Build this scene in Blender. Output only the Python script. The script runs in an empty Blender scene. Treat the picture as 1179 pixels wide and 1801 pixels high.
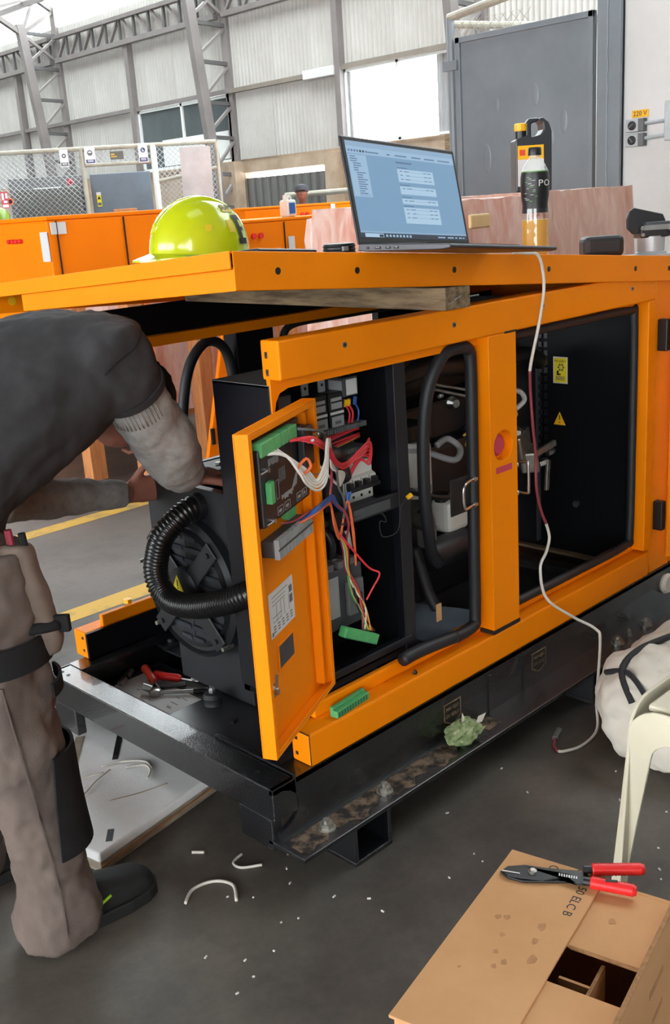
import bpy, bmesh, math, random
from mathutils import Vector, Matrix
from math import sin, cos, pi, radians, sqrt
random.seed(7)
scene = bpy.context.scene
COL = scene.collection

# ------------------------------------------------------------------ camera
cam_d = bpy.data.cameras.new('camera')
cam = bpy.data.objects.new('camera', cam_d)
COL.objects.link(cam)
cam_d.sensor_fit = 'VERTICAL'
cam_d.sensor_height = 24.0
cam_d.lens = 24.0 * 1791.365 / 1801.0
cam_d.clip_start = 0.05
cam_d.clip_end = 300
R_ = ((0.7067493, -0.2470071, 0.6629426), (-0.7045175, -0.1602933, 0.6913474), (-0.0645025, -0.9556639, -0.2873080))
cam.matrix_world = Matrix(((R_[0][0], -R_[0][1], -R_[0][2], -1.26862),
                           (R_[1][0], -R_[1][1], -R_[1][2], -1.58890),
                           (R_[2][0], -R_[2][1], -R_[2][2], 1.50473), (0, 0, 0, 1)))
scene.camera = cam

# ------------------------------------------------------------------ sky, exposure
world = bpy.data.worlds.new('overcast_sky')
scene.world = world
world.use_nodes = True
bgn = world.node_tree.nodes['Background']
bgn.inputs[0].default_value = (0.95, 0.98, 1.0, 1)
bgn.inputs[1].default_value = 8.5
scene.view_settings.view_transform = 'Standard'
scene.view_settings.look = 'None'
scene.view_settings.exposure = 0.48
scene.view_settings.gamma = 1.0
scene.view_settings.use_curve_mapping = False

# ------------------------------------------------------------------ materials
def lin(c):
    c = c / 255.0
    return c / 12.92 if c <= 0.04045 else ((c + 0.055) / 1.055) ** 2.4
def rgb(r, g, b):
    return (lin(r), lin(g), lin(b), 1.0)

def mat(name, col, rough=0.5, metal=0.0, var=0.12, vscale=6.0, bump=0.0, bscale=80.0, col2=None, spec=0.5,
        coat=0.0, alpha=1.0, trans=0.0, stretch=None, detail=6.0, rvar=0.0, lo=0.35, hi=0.65):
    m = bpy.data.materials.new(name)
    m.use_nodes = True
    nt = m.node_tree
    b = nt.nodes['Principled BSDF']
    b.inputs['Roughness'].default_value = rough
    b.inputs['Metallic'].default_value = metal
    b.inputs['Specular IOR Level'].default_value = spec
    b.inputs['Coat Weight'].default_value = coat
    b.inputs['Coat Roughness'].default_value = 0.08
    b.inputs['Transmission Weight'].default_value = trans
    b.inputs['Alpha'].default_value = alpha
    b.inputs['Base Color'].default_value = col
    tc = nt.nodes.new('ShaderNodeTexCoord')
    src = tc.outputs['Object']
    if stretch:
        mp = nt.nodes.new('ShaderNodeMapping')
        mp.inputs['Scale'].default_value = stretch
        nt.links.new(src, mp.inputs[0]); src = mp.outputs[0]
    if var > 0 or col2:
        n = nt.nodes.new('ShaderNodeTexNoise')
        n.inputs['Scale'].default_value = vscale
        n.inputs['Detail'].default_value = detail
        n.inputs['Roughness'].default_value = 0.62
        nt.links.new(src, n.inputs['Vector'])
        r = nt.nodes.new('ShaderNodeValToRGB')
        r.color_ramp.elements[0].position = lo
        r.color_ramp.elements[1].position = hi
        c2 = col2 if col2 else tuple(min(1, x * (1 + var)) for x in col[:3]) + (1,)
        c1 = col if col2 else tuple(x * (1 - var) for x in col[:3]) + (1,)
        r.color_ramp.elements[0].color = c1
        r.color_ramp.elements[1].color = c2
        nt.links.new(n.outputs['Fac'], r.inputs[0])
        nt.links.new(r.outputs[0], b.inputs['Base Color'])
        if rvar > 0:
            mr = nt.nodes.new('ShaderNodeMapRange')
            mr.inputs['To Min'].default_value = max(0.02, rough - rvar)
            mr.inputs['To Max'].default_value = min(1, rough + rvar)
            nt.links.new(n.outputs['Fac'], mr.inputs['Value'])
            nt.links.new(mr.outputs[0], b.inputs['Roughness'])
    if bump > 0:
        n2 = nt.nodes.new('ShaderNodeTexNoise')
        n2.inputs['Scale'].default_value = bscale
        n2.inputs['Detail'].default_value = 3
        nt.links.new(src, n2.inputs['Vector'])
        bp = nt.nodes.new('ShaderNodeBump')
        bp.inputs['Strength'].default_value = bump
        bp.inputs['Distance'].default_value = 0.002
        nt.links.new(n2.outputs['Fac'], bp.inputs['Height'])
        nt.links.new(bp.outputs[0], b.inputs['Normal'])
    return m

M = {}
M['orange'] = mat('orange_enamel', rgb(240, 132, 0), 0.5, var=0.05, vscale=2.5, bump=0.02, bscale=300, rvar=0.06, spec=0.16)
M['orange_old'] = mat('orange_enamel_far', rgb(243, 126, 0), 0.55, var=0.05, vscale=1.2, spec=0.15)
M['navy'] = mat('black_powder_coat', rgb(15, 17, 24), 0.40, var=0.25, vscale=4, bump=0.10, bscale=420, rvar=0.06)
M['navy_in'] = mat('dark_sheet_metal', rgb(7, 9, 14), 0.55, var=0.2, vscale=3, spec=0.2)
M['base'] = mat('base_frame_black', rgb(15, 17, 21), 0.24, var=0.3, vscale=9, bump=0.9, bscale=270, rvar=0.05, spec=0.9, coat=0.5)
M['pan'] = mat('deck_plate_dark', rgb(44, 45, 50), 0.42, var=0.35, vscale=7, bump=0.12, bscale=300, rvar=0.1)
M['louvre'] = mat('louvre_grey', rgb(46, 49, 55), 0.42, var=0.1)
M['rubber'] = mat('black_rubber', rgb(24, 25, 29), 0.55, var=0.15, bump=0.05)
M['plastic_black'] = mat('black_plastic', rgb(22, 22, 24), 0.42, var=0.12, bump=0.05)
M['hose'] = mat('black_conduit', rgb(15, 15, 16), 0.28, var=0.1)
M['casting'] = mat('dark_casting', rgb(24, 26, 30), 0.48, var=0.2, vscale=14, bump=0.15, bscale=120)
M['steel'] = mat('bright_steel', rgb(190, 190, 188), 0.28, metal=1.0, var=0.12, vscale=20)
M['zinc'] = mat('zinc_plate', rgb(170, 168, 160), 0.4, metal=0.9, var=0.2, vscale=30)
M['grey_plastic'] = mat('grey_plastic', rgb(98, 100, 100), 0.5, var=0.08)
M['dark_grey'] = mat('dark_grey_plastic', rgb(62, 65, 68), 0.5, var=0.1)
M['white_plastic'] = mat('white_plastic', rgb(214, 212, 203), 0.4, var=0.05, vscale=8)
M['label'] = mat('label_paper', rgb(205, 205, 203), 0.6, var=0.04)
M['label_grey'] = mat('label_grey', rgb(150, 152, 152), 0.55, var=0.05)
M['ink'] = mat('ink_black', rgb(20, 20, 20), 0.6, var=0.0)
M['ink_grey'] = mat('ink_grey', rgb(95, 97, 100), 0.6, var=0.0)
M['green'] = mat('green_connector', rgb(78, 158, 96), 0.45, var=0.08, vscale=30)
M['green_dark'] = mat('green_socket', rgb(38, 96, 66), 0.45, var=0.08)
M['wire_red'] = mat('red_wire', rgb(214, 52, 62), 0.4, var=0.08)
M['wire_white'] = mat('white_wire', rgb(226, 218, 208), 0.4, var=0.05)
M['wire_blue'] = mat('blue_wire', rgb(46, 92, 160), 0.4, var=0.05)
M['wire_yellow'] = mat('yellow_wire', rgb(214, 178, 70), 0.4, var=0.05)
M['wire_orange'] = mat('orange_wire', rgb(230, 110, 60), 0.4, var=0.05)
M['wire_black'] = mat('black_wire', rgb(26, 26, 30), 0.45, var=0.05)
M['wire_pink'] = mat('dark_red_wire', rgb(150, 54, 70), 0.4, var=0.05)
M['cable'] = mat('grey_white_cable', rgb(205, 200, 190), 0.45, var=0.1, vscale=12)
M['cable_red'] = mat('faded_red_cable', rgb(130, 52, 60), 0.45, var=0.1, vscale=12)
M['yellow_sign'] = mat('sign_yellow', rgb(226, 208, 30), 0.45, var=0.04)
M['yellow_cap'] = mat('cap_yellow', rgb(236, 178, 20), 0.45, var=0.05)
M['red_soft'] = mat('faded_red_button', rgb(196, 62, 78), 0.5, var=0.06)
M['red'] = mat('red_grip', rgb(216, 34, 34), 0.4, var=0.08)
M['red_orange'] = mat('orange_red_grip', rgb(222, 70, 48), 0.4, var=0.08)
M['timber'] = mat('old_timber', rgb(84, 66, 48), 0.85, var=0.3, vscale=9, stretch=(6, 0.7, 6), bump=0.3, bscale=60, col2=rgb(150, 128, 98))
M['timber_new'] = mat('crate_timber', rgb(196, 132, 78), 0.8, var=0.2, vscale=8, stretch=(5, 5, 0.6), bump=0.2, col2=rgb(168, 104, 60))
M['card'] = mat('cardboard', rgb(190, 140, 92), 0.8, var=0.1, vscale=4, bump=0.12, bscale=90, col2=rgb(202, 154, 106))
M['card_dark'] = mat('cardboard_edge', rgb(150, 108, 68), 0.85, var=0.25, vscale=120)
M['stain'] = mat('grease_stain', rgb(166, 118, 76), 0.75, var=0.15, vscale=30)
M['foam'] = mat('white_foam_board', rgb(226, 225, 224), 0.8, var=0.1, vscale=3, bump=0.25, bscale=150, col2=rgb(244, 244, 244))
M['dirt'] = mat('caked_dirt', rgb(34, 30, 28), 0.95, var=0.4, vscale=26, col2=rgb(116, 98, 80), lo=0.42, hi=0.58, bump=0.4, bscale=90)
M['foam_side'] = mat('foam_board_side', rgb(150, 138, 122), 0.85, var=0.3, vscale=14, stretch=(1, 1, 7))
M['concrete_tan'] = mat('tan_concrete', rgb(160, 140, 118), 0.9, var=0.15, vscale=2.2, bump=0.2, col2=rgb(184, 164, 143))
M['sheet_clad'] = mat('pale_cladding', rgb(173, 170, 164), 0.6, var=0.07, vscale=0.9, col2=rgb(188, 186, 181))
M['frame_steel'] = mat('grey_painted_steel', rgb(122, 116, 114), 0.55, var=0.1, vscale=2)
M['frame_tan'] = mat('dusty_girt', rgb(128, 120, 110), 0.7, var=0.1, vscale=2)
M['frame_dark'] = mat('dark_painted_steel', rgb(88, 86, 86), 0.55, var=0.1, vscale=2)
M['blue_grey'] = mat('blue_grey_enamel', rgb(114, 122, 129), 0.36, var=0.10, vscale=1.1, bump=0.0, col2=rgb(128, 136, 142), rvar=0.1)
M['grey_sheet'] = mat('grey_sheet_steel', rgb(112, 112, 110), 0.5, var=0.08, vscale=1.2)
M['blue_sheet'] = mat('slate_sheet', rgb(104, 116, 128), 0.55, var=0.12, vscale=2.5)
M['roof_dark'] = mat('grey_roof_sheet', rgb(120, 118, 114), 0.7, var=0.1, vscale=0.5)
M['galv'] = mat('galvanised', rgb(178, 184, 188), 0.42, metal=0.3, var=0.15, vscale=2.2)
M['galv_pipe'] = mat('galvanised_pipe', rgb(168, 164, 150), 0.5, var=0.15, vscale=6)
M['white_wall'] = mat('white_plaster', rgb(212, 211, 209), 0.85, var=0.05, vscale=1.5, bump=0.3, bscale=25)
M['blue_glass'] = mat('tinted_glass', rgb(74, 82, 84), 0.12, var=0.1, vscale=0.6, col2=rgb(90, 98, 100))
M['white_frame'] = mat('white_frame_paint', rgb(226, 230, 228), 0.5, var=0.03)
M['hazard_white'] = mat('sign_white', rgb(222, 220, 224), 0.5, var=0.03)
M['sign_blue'] = mat('sign_blue', rgb(52, 56, 104), 0.5, var=0.03)
M['sign_grey'] = mat('sign_olive_grey', rgb(92, 92, 84), 0.5, var=0.05)
M['chair'] = mat('ivory_plastic', rgb(198, 192, 170), 0.42, var=0.06, vscale=5)
M['bag'] = mat('cream_canvas', rgb(204, 198, 184), 0.85, var=0.14, vscale=5, bump=0.35, bscale=40, col2=rgb(222, 216, 204))
M['strap'] = mat('black_webbing', rgb(36, 36, 38), 0.75, var=0.1)
M['shirt'] = mat('charcoal_jersey', rgb(54, 53, 54), 0.9, var=0.1, vscale=40, bump=0.25, bscale=220, spec=0.2)
M['shirt_rib'] = mat('charcoal_hem', rgb(48, 47, 48), 0.9, var=0.08, vscale=60, spec=0.2)
M['sleeve'] = mat('heather_grey_knit', rgb(140, 138, 135), 0.92, var=0.12, vscale=70, bump=0.3, bscale=260, spec=0.2)
M['trouser'] = mat('taupe_workwear', rgb(101, 89, 83), 0.9, var=0.12, vscale=7, bump=0.3, bscale=300, spec=0.2)
M['trouser_lt'] = mat('taupe_pocket', rgb(114, 100, 90), 0.9, var=0.07, vscale=20, bump=0.3, bscale=300, spec=0.2)
M['black_cloth'] = mat('black_canvas', rgb(34, 33, 34), 0.9, var=0.12, vscale=20, bump=0.2, bscale=200, spec=0.2)
M['shoe'] = mat('black_suede', rgb(21, 22, 22), 0.8, var=0.2, vscale=18, bump=0.25, bscale=160)
M['sole'] = mat('black_sole', rgb(20, 21, 21), 0.7, var=0.15)
M['lime'] = mat('lime_trim', rgb(150, 205, 40), 0.5, var=0.03)
M['skin'] = mat('skin_brown', rgb(140, 88, 72), 0.55, var=0.12, vscale=22, bump=0.15, bscale=160)
M['glove'] = mat('maroon_glove', rgb(104, 66, 60), 0.6, var=0.18, vscale=30, bump=0.2, bscale=150)
M['hair'] = mat('dark_hair', rgb(34, 30, 28), 0.7, var=0.3, vscale=60, bump=0.5, bscale=120)
M['film_orange'] = mat('orange_under_film', rgb(228, 130, 84), 0.5, var=0.1, vscale=3)
M['leaf'] = mat('wilted_leaf', rgb(96, 122, 70), 0.7, var=0.3, vscale=40, col2=rgb(160, 172, 128))
M['laptop'] = mat('graphite_shell', rgb(62, 63, 67), 0.35, metal=0.4, var=0.05)
M['laptop_port'] = mat('port_black', rgb(8, 8, 9), 0.5, var=0)
M['helmet'] = mat('hi_vis_yellow', rgb(178, 190, 12), 0.16, var=0.06, vscale=3, coat=0.6)
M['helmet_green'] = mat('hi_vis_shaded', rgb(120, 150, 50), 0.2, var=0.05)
M['tape_yellow'] = mat('tape_mustard', rgb(206, 182, 30), 0.4, var=0.03)
M['juice'] = mat('amber_drink', rgb(208, 158, 66), 0.3, var=0.08, vscale=20, stretch=(1,1,.1))
M['clear'] = mat('clear_bottle', rgb(224, 228, 226), 0.12, var=0.0, alpha=0.35)
M['pot_green'] = mat('label_green', rgb(72, 128, 50), 0.4, var=0.1, vscale=30)
M['jug'] = mat('charcoal_jug', rgb(46, 49, 54), 0.35, var=0.08)
M['cap_cloth'] = mat('dark_cap', rgb(60, 60, 66), 0.8, var=0.1)
M['jacket'] = mat('grey_jacket', rgb(112, 108, 106), 0.9, var=0.1)
M['card_pink'] = mat('tan_tape', rgb(206, 174, 124), 0.6, var=0.05)

def emission_mat(name, col, s):
    m = bpy.data.materials.new(name); m.use_nodes = True
    nt = m.node_tree
    b = nt.nodes['Principled BSDF']
    b.inputs['Base Color'].default_value = (0.02, 0.02, 0.02, 1)
    b.inputs['Roughness'].default_value = 0.25
    b.inputs['Emission Color'].default_value = col
    b.inputs['Emission Strength'].default_value = s
    return m
M['screen'] = emission_mat('screen_blue', rgb(112, 150, 182), 0.72)
M['screen_panel'] = emission_mat('screen_panel', rgb(146, 178, 206), 0.72)
M['screen_bar'] = emission_mat('screen_toolbar', rgb(134, 164, 192), 0.72)
M['screen_ink'] = emission_mat('screen_ink', rgb(84, 112, 146), 0.72)
M['screen_task'] = emission_mat('screen_taskbar', rgb(22, 32, 48), 0.9)
M['screen_white'] = emission_mat('screen_white', rgb(160, 190, 214), 0.75)

def film_mat(name, tint, opacity, light):
    """Cling film: glossy crinkled skin that lets part of the light through."""
    m = bpy.data.materials.new(name); m.use_nodes = True
    nt = m.node_tree
    b = nt.nodes['Principled BSDF']
    b.inputs['Roughness'].default_value = 0.25
    tc = nt.nodes.new('ShaderNodeTexCoord')
    mp = nt.nodes.new('ShaderNodeMapping'); mp.inputs['Scale'].default_value = (1, 1, 0.35)
    nt.links.new(tc.outputs['Object'], mp.inputs[0])
    n = nt.nodes.new('ShaderNodeTexNoise'); n.inputs['Scale'].default_value = 9; n.inputs['Detail'].default_value = 8
    n.inputs['Distortion'].default_value = 1.5
    nt.links.new(mp.outputs[0], n.inputs['Vector'])
    r = nt.nodes.new('ShaderNodeValToRGB')
    r.color_ramp.elements[0].position = 0.36; r.color_ramp.elements[1].position = 0.68
    r.color_ramp.elements[0].color = tint
    r.color_ramp.elements[1].color = light
    nt.links.new(n.outputs['Fac'], r.inputs[0]); nt.links.new(r.outputs[0], b.inputs['Base Color'])
    bp = nt.nodes.new('ShaderNodeBump'); bp.inputs['Strength'].default_value = 0.5; bp.inputs['Distance'].default_value = 0.02
    nt.links.new(n.outputs['Fac'], bp.inputs['Height']); nt.links.new(bp.outputs[0], b.inputs['Normal'])
    b.inputs['Alpha'].default_value = opacity
    return m
M['film'] = film_mat('stretch_film_pink', rgb(196, 148, 130), 0.93, rgb(214, 174, 158))
M['film_light'] = film_mat('stretch_film_pale', rgb(206, 146, 128), 0.92, rgb(222, 190, 178))

def glass_mat(name, tr, tint):
    m = bpy.data.materials.new(name); m.use_nodes = True
    nt = m.node_tree; nt.nodes.clear()
    o = nt.nodes.new('ShaderNodeOutputMaterial')
    t = nt.nodes.new('ShaderNodeBsdfTransparent'); t.inputs[0].default_value = tint
    g = nt.nodes.new('ShaderNodeBsdfGlossy'); g.inputs['Roughness'].default_value = 0.05
    mx = nt.nodes.new('ShaderNodeMixShader'); mx.inputs[0].default_value = 1 - tr
    nt.links.new(t.outputs[0], mx.inputs[1]); nt.links.new(g.outputs[0], mx.inputs[2]); nt.links.new(mx.outputs[0], o.inputs[0])
    return m
M['pane'] = glass_mat('window_glass', 0.94, (0.97, 0.98, 1, 1))
M['skylight'] = glass_mat('translucent_roof_sheet', 0.97, (0.8, 0.82, 0.82, 1))
M['skylight_fill'] = glass_mat('fill_roof_sheet', 0.97, (0.38, 0.39, 0.39, 1))  # tint sets how much fill the added strip over the near bay gives
M['bottle_clear'] = glass_mat('clear_pet', 0.93, (0.96, 0.97, 0.97, 1))

FLOOR_Y = -12.0     # the floor mesh is centred on y = 12
def floor_mat():
    m = bpy.data.materials.new('worn_concrete'); m.use_nodes = True
    nt = m.node_tree; b = nt.nodes['Principled BSDF']
    tc = nt.nodes.new('ShaderNodeTexCoord')
    def noise(s, d, ro=0.6):
        n = nt.nodes.new('ShaderNodeTexNoise'); n.inputs['Scale'].default_value = s; n.inputs['Detail'].default_value = d
        n.inputs['Roughness'].default_value = ro
        nt.links.new(tc.outputs['Object'], n.inputs['Vector']); return n
    def ramp(n, p0, c0, p1, c1):
        r = nt.nodes.new('ShaderNodeValToRGB')
        r.color_ramp.elements[0].position = p0; r.color_ramp.elements[0].color = c0
        r.color_ramp.elements[1].position = p1; r.color_ramp.elements[1].color = c1
        nt.links.new(n.outputs['Fac'], r.inputs[0]); return r
    a = ramp(noise(0.9, 8), 0.35, rgb(84, 80, 75), 0.68, rgb(102, 96, 89))
    s = ramp(noise(2.6, 6), 0.50, (1, 1, 1, 1), 0.72, (0.62, 0.6, 0.58, 1))
    f = ramp(noise(55, 4), 0.3, (0.88, 0.88, 0.88, 1), 0.7, (1.05, 1.05, 1.05, 1))
    m1 = nt.nodes.new('ShaderNodeMix'); m1.data_type = 'RGBA'; m1.blend_type = 'MULTIPLY'; m1.inputs[0].default_value = 1
    m2 = nt.nodes.new('ShaderNodeMix'); m2.data_type = 'RGBA'; m2.blend_type = 'MULTIPLY'; m2.inputs[0].default_value = 1
    nt.links.new(a.outputs[0], m1.inputs[6]); nt.links.new(s.outputs[0], m1.inputs[7])
    nt.links.new(m1.outputs[2], m2.inputs[6]); nt.links.new(f.outputs[0], m2.inputs[7])
    nt.links.new(m2.outputs[2], b.inputs['Base Color'])
    # stain blotches, plus shade put into the colour, up to the first yellow line
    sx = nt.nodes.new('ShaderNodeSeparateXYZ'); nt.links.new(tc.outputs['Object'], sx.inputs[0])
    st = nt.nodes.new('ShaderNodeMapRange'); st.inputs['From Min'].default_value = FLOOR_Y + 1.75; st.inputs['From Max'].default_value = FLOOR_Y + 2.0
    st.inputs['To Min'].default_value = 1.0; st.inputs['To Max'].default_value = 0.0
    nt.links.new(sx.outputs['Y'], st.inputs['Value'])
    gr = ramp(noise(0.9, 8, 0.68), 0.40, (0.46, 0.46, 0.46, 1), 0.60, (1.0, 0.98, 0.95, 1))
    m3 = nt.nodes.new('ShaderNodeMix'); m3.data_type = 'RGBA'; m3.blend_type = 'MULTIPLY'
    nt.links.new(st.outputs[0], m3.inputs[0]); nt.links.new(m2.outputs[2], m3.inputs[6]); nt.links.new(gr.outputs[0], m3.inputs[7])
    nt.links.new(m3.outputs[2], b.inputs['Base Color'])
    rr = nt.nodes.new('ShaderNodeMapRange'); rr.inputs['To Min'].default_value = 0.38; rr.inputs['To Max'].default_value = 0.75
    nt.links.new(noise(1.7, 5).outputs['Fac'], rr.inputs['Value']); nt.links.new(rr.outputs[0], b.inputs['Roughness'])
    bp = nt.nodes.new('ShaderNodeBump'); bp.inputs['Strength'].default_value = 0.15; bp.inputs['Distance'].default_value = 0.004
    nt.links.new(noise(30, 6).outputs['Fac'], bp.inputs['Height']); nt.links.new(bp.outputs[0], b.inputs['Normal'])
    return m
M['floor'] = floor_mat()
M['floor_paint'] = mat('worn_yellow_paint', rgb(206, 164, 66), 0.7, var=0.2, vscale=9, col2=rgb(150, 128, 84), lo=0.5, hi=0.72)

# ------------------------------------------------------------------ mesh helpers
class MB:
    def __init__(s):
        s.v = []; s.f = []
    def add(s, vs, fs):
        k = len(s.v)
        s.v += [Vector(p) for p in vs]
        s.f += [tuple(i + k for i in f) for f in fs]
        return s
    def box(s, x0, x1, y0, y1, z0, z1):
        vs = [(x, y, z) for z in (z0, z1) for (x, y) in ((x0, y0), (x1, y0), (x1, y1), (x0, y1))]
        return s.add(vs, [(3, 2, 1, 0), (4, 5, 6, 7), (0, 1, 5, 4), (1, 2, 6, 5), (2, 3, 7, 6), (3, 0, 4, 7)])
    def fbox(s, fr, a0, a1, b0, b1, c0, c1):
        """box in a frame fr = (origin, ex, ey, ez)"""
        o, ex, ey, ez = fr
        vs = [o + ex * a + ey * b + ez * c for c in (c0, c1) for (a, b) in ((a0, b0), (a1, b0), (a1, b1), (a0, b1))]
        return s.add(vs, [(3, 2, 1, 0), (4, 5, 6, 7), (0, 1, 5, 4), (1, 2, 6, 5), (2, 3, 7, 6), (3, 0, 4, 7)])
    def hexa(s, p):
        """eight corners: bottom four then top four, both counter-clockwise"""
        return s.add(p, [(3, 2, 1, 0), (4, 5, 6, 7), (0, 1, 5, 4), (1, 2, 6, 5), (2, 3, 7, 6), (3, 0, 4, 7)])
    def prism(s, pts, d):
        """flat polygon (3-D points) pushed along vector d"""
        n = len(pts); d = Vector(d)
        pts = [Vector(p) for p in pts]
        vs = pts + [p + d for p in pts]
        fs = [tuple(reversed(range(n))), tuple(range(n, 2 * n))] + [(i, (i + 1) % n, (i + 1) % n + n, i + n) for i in range(n)]
        return s.add(vs, fs)
    def bar(s, a, b, w, h, up=(0, 0, 1)):
        a = Vector(a); b = Vector(b); d = (b - a)
        L = d.length; d.normalize()
        u = Vector(up)
        if abs(d.dot(u)) > 0.98: u = Vector((1, 0, 0))
        x = d.cross(u).normalized(); y = x.cross(d).normalized()
        return s.fbox((a, d, x, y), 0, L, -w / 2, w / 2, -h / 2, h / 2)
    def tube(s, pts, r, n=8, closed=False, rad=None):
        pts = [Vector(p) for p in pts]
        k = len(pts); prev = None; rings = []
        for i, p in enumerate(pts):
            if closed: t = pts[(i + 1) % k] - pts[i - 1]
            else: t = pts[min(i + 1, k - 1)] - pts[max(i - 1, 0)]
            t.normalize()
            if prev is None:
                u = Vector((0, 0, 1)) if abs(t.z) < 0.9 else Vector((1, 0, 0))
                x = t.cross(u).normalized()
            else:
                x = (prev - t * prev.dot(t)).normalized()
            prev = x; y = t.cross(x)
            rr = rad[i] if rad else r
            rings.append([p + (x * cos(2 * pi * j / n) + y * sin(2 * pi * j / n)) * rr for j in range(n)])
        vs = [q for ring in rings for q in ring]
        fs = []
        for i in range(k if closed else k - 1):
            a = i * n; b = ((i + 1) % k) * n
            for j in range(n):
                fs.append((a + j, a + (j + 1) % n, b + (j + 1) % n, b + j))
        if not closed:
            fs.append(tuple(reversed(range(n)))); fs.append(tuple(range((k - 1) * n, k * n)))
        return s.add(vs, fs)
    def lathe(s, prof, fr, n=24, cap=True):
        """profile [(r, h)] turned about ez of frame fr"""
        o, ex, ey, ez = fr
        vs = []; fs = []
        for (r, h) in prof:
            for j in range(n):
                a = 2 * pi * j / n
                vs.append(o + ex * (r * cos(a)) + ey * (r * sin(a)) + ez * h)
        for i in range(len(prof) - 1):
            for j in range(n):
                a = i * n; b = a + n
                fs.append((a + j, a + (j + 1) % n, b + (j + 1) % n, b + j))
        if cap:
            fs.append(tuple(reversed(range(n)))); fs.append(tuple(range((len(prof) - 1) * n, len(prof) * n)))
        return s.add(vs, fs)
    def loft(s, rings, cap=True):
        n = len(rings[0]); vs = [Vector(q) for r in rings for q in r]; fs = []
        for i in range(len(rings) - 1):
            a = i * n; b = a + n
            for j in range(n):
                fs.append((a + j, a + (j + 1) % n, b + (j + 1) % n, b + j))
        if cap:
            fs.append(tuple(reversed(range(n)))); fs.append(tuple(range((len(rings) - 1) * n, len(rings) * n)))
        return s.add(vs, fs)
    def sphere(s, c, rx, ry=None, rz=None, n=16, m=10):
        ry = ry or rx; rz = rz or rx; c = Vector(c)
        prof = [(sin(pi * i / m), -cos(pi * i / m)) for i in range(1, m)]
        o = (c, Vector((rx, 0, 0)), Vector((0, ry, 0)), Vector((0, 0, rz)))
        return s.lathe(prof, o, n)
    def grid(s, fn, nu, nv):
        vs = [fn(i / nu, j / nv) for j in range(nv + 1) for i in range(nu + 1)]
        fs = [(j * (nu + 1) + i, j * (nu + 1) + i + 1, (j + 1) * (nu + 1) + i + 1, (j + 1) * (nu + 1) + i) for j in range(nv) for i in range(nu)]
        return s.add(vs, fs)
    def mesh(s, name, m, smooth=False, off=Vector((0, 0, 0))):
        me = bpy.data.meshes.new(name)
        me.from_pydata([tuple(p - off) for p in s.v], [], s.f)
        bm = bmesh.new(); bm.from_mesh(me)
        bmesh.ops.recalc_face_normals(bm, faces=bm.faces)
        bm.to_mesh(me); bm.free()
        me.materials.append(m)
        if smooth:
            for p in me.polygons: p.use_smooth = True
        return me
    def build(s, name, m, parent=None, smooth=False, bevel=0.0, seg=2):
        """links the shapes as ONE object; parts take their thing's origin, a top-level mesh gets its base centre"""
        if parent is not None:
            off = world_loc(parent)
        else:
            xs = [p.x for p in s.v]; ys = [p.y for p in s.v]; zs = [p.z for p in s.v]
            off = Vector(((min(xs) + max(xs)) / 2, (min(ys) + max(ys)) / 2, min(zs)))
        o = bpy.data.objects.new(name, s.mesh(name, m, smooth, off))
        COL.objects.link(o)
        if parent is not None: o.parent = parent
        else: o.location = off
        if bevel > 0: add_bevel(o, bevel, seg)
        if smooth == 'auto': auto_smooth(o)
        return o

def world_loc(o):
    p = Vector(o.location)
    while o.parent is not None:
        o = o.parent; p += Vector(o.location)
    return p
def add_bevel(o, w, seg=2):
    b = o.modifiers.new('bevel', 'BEVEL'); b.width = w; b.segments = seg; b.limit_method = 'ANGLE'; b.angle_limit = radians(40)
    return o
def auto_smooth(o, ang=35):
    me = o.data
    bm = bmesh.new(); bm.from_mesh(me)
    for e in bm.edges:
        if len(e.link_faces) == 2 and e.calc_face_angle(0) > radians(ang): e.smooth = False
    bm.to_mesh(me); bm.free()
def tag(o, label=None, cat=None, group=None, kind=None):
    if label: o['label'] = label
    if cat: o['category'] = cat
    if group: o['group'] = group
    if kind: o['kind'] = kind
    return o
def thing(name, label, cat, loc, group=None):
    o = bpy.data.objects.new(name, None)
    o.empty_display_size = 0.05
    COL.objects.link(o); o.location = loc
    return tag(o, label, cat, group)
def struct(o):
    o['kind'] = 'structure'; return o
def children(o):
    return [c for c in bpy.data.objects if c.parent == o]
def dup(root, loc, rotz=None, parent=None):
    r = root.copy(); COL.objects.link(r)
    if loc is not None: r.location = loc
    if rotz is not None: r.rotation_euler[2] = rotz
    if parent is not None: r.parent = parent
    for c in children(root):
        dup(c, None, None, r)
    return r
V = Vector
def frame(o, ex, ez):
    ex = V(ex).normalized(); ez = V(ez).normalized(); ey = ez.cross(ex).normalized()
    ex = ey.cross(ez).normalized()
    return (V(o), ex, ey, ez)
WORLD = (V((0, 0, 0)), V((1, 0, 0)), V((0, 1, 0)), V((0, 0, 1)))
def smoothpath(pts, k=8, closed=False):
    pts = [V(p) for p in pts]; out = []
    n = len(pts)
    rng = range(n) if closed else range(n - 1)
    for i in rng:
        if closed: p0, p1, p2, p3 = pts[i - 1], pts[i], pts[(i + 1) % n], pts[(i + 2) % n]
        else: p0, p1, p2, p3 = pts[max(i - 1, 0)], pts[i], pts[i + 1], pts[min(i + 2, n - 1)]
        for j in range(k):
            t = j / k
            out.append(0.5 * ((2 * p1) + (p2 - p0) * t + (2 * p0 - 5 * p1 + 4 * p2 - p3) * t * t + (3 * p1 - p0 - 3 * p2 + p3) * t ** 3))
    if not closed: out.append(pts[-1])
    return out
def resample(pts, step):
    out = [pts[0].copy()]; need = step
    for a, b in zip(pts, pts[1:]):
        L = (b - a).length; pos = 0
        while L - pos >= need:
            pos += need; out.append(a.lerp(b, pos / L)); need = step
        need -= (L - pos)
    return out
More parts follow.
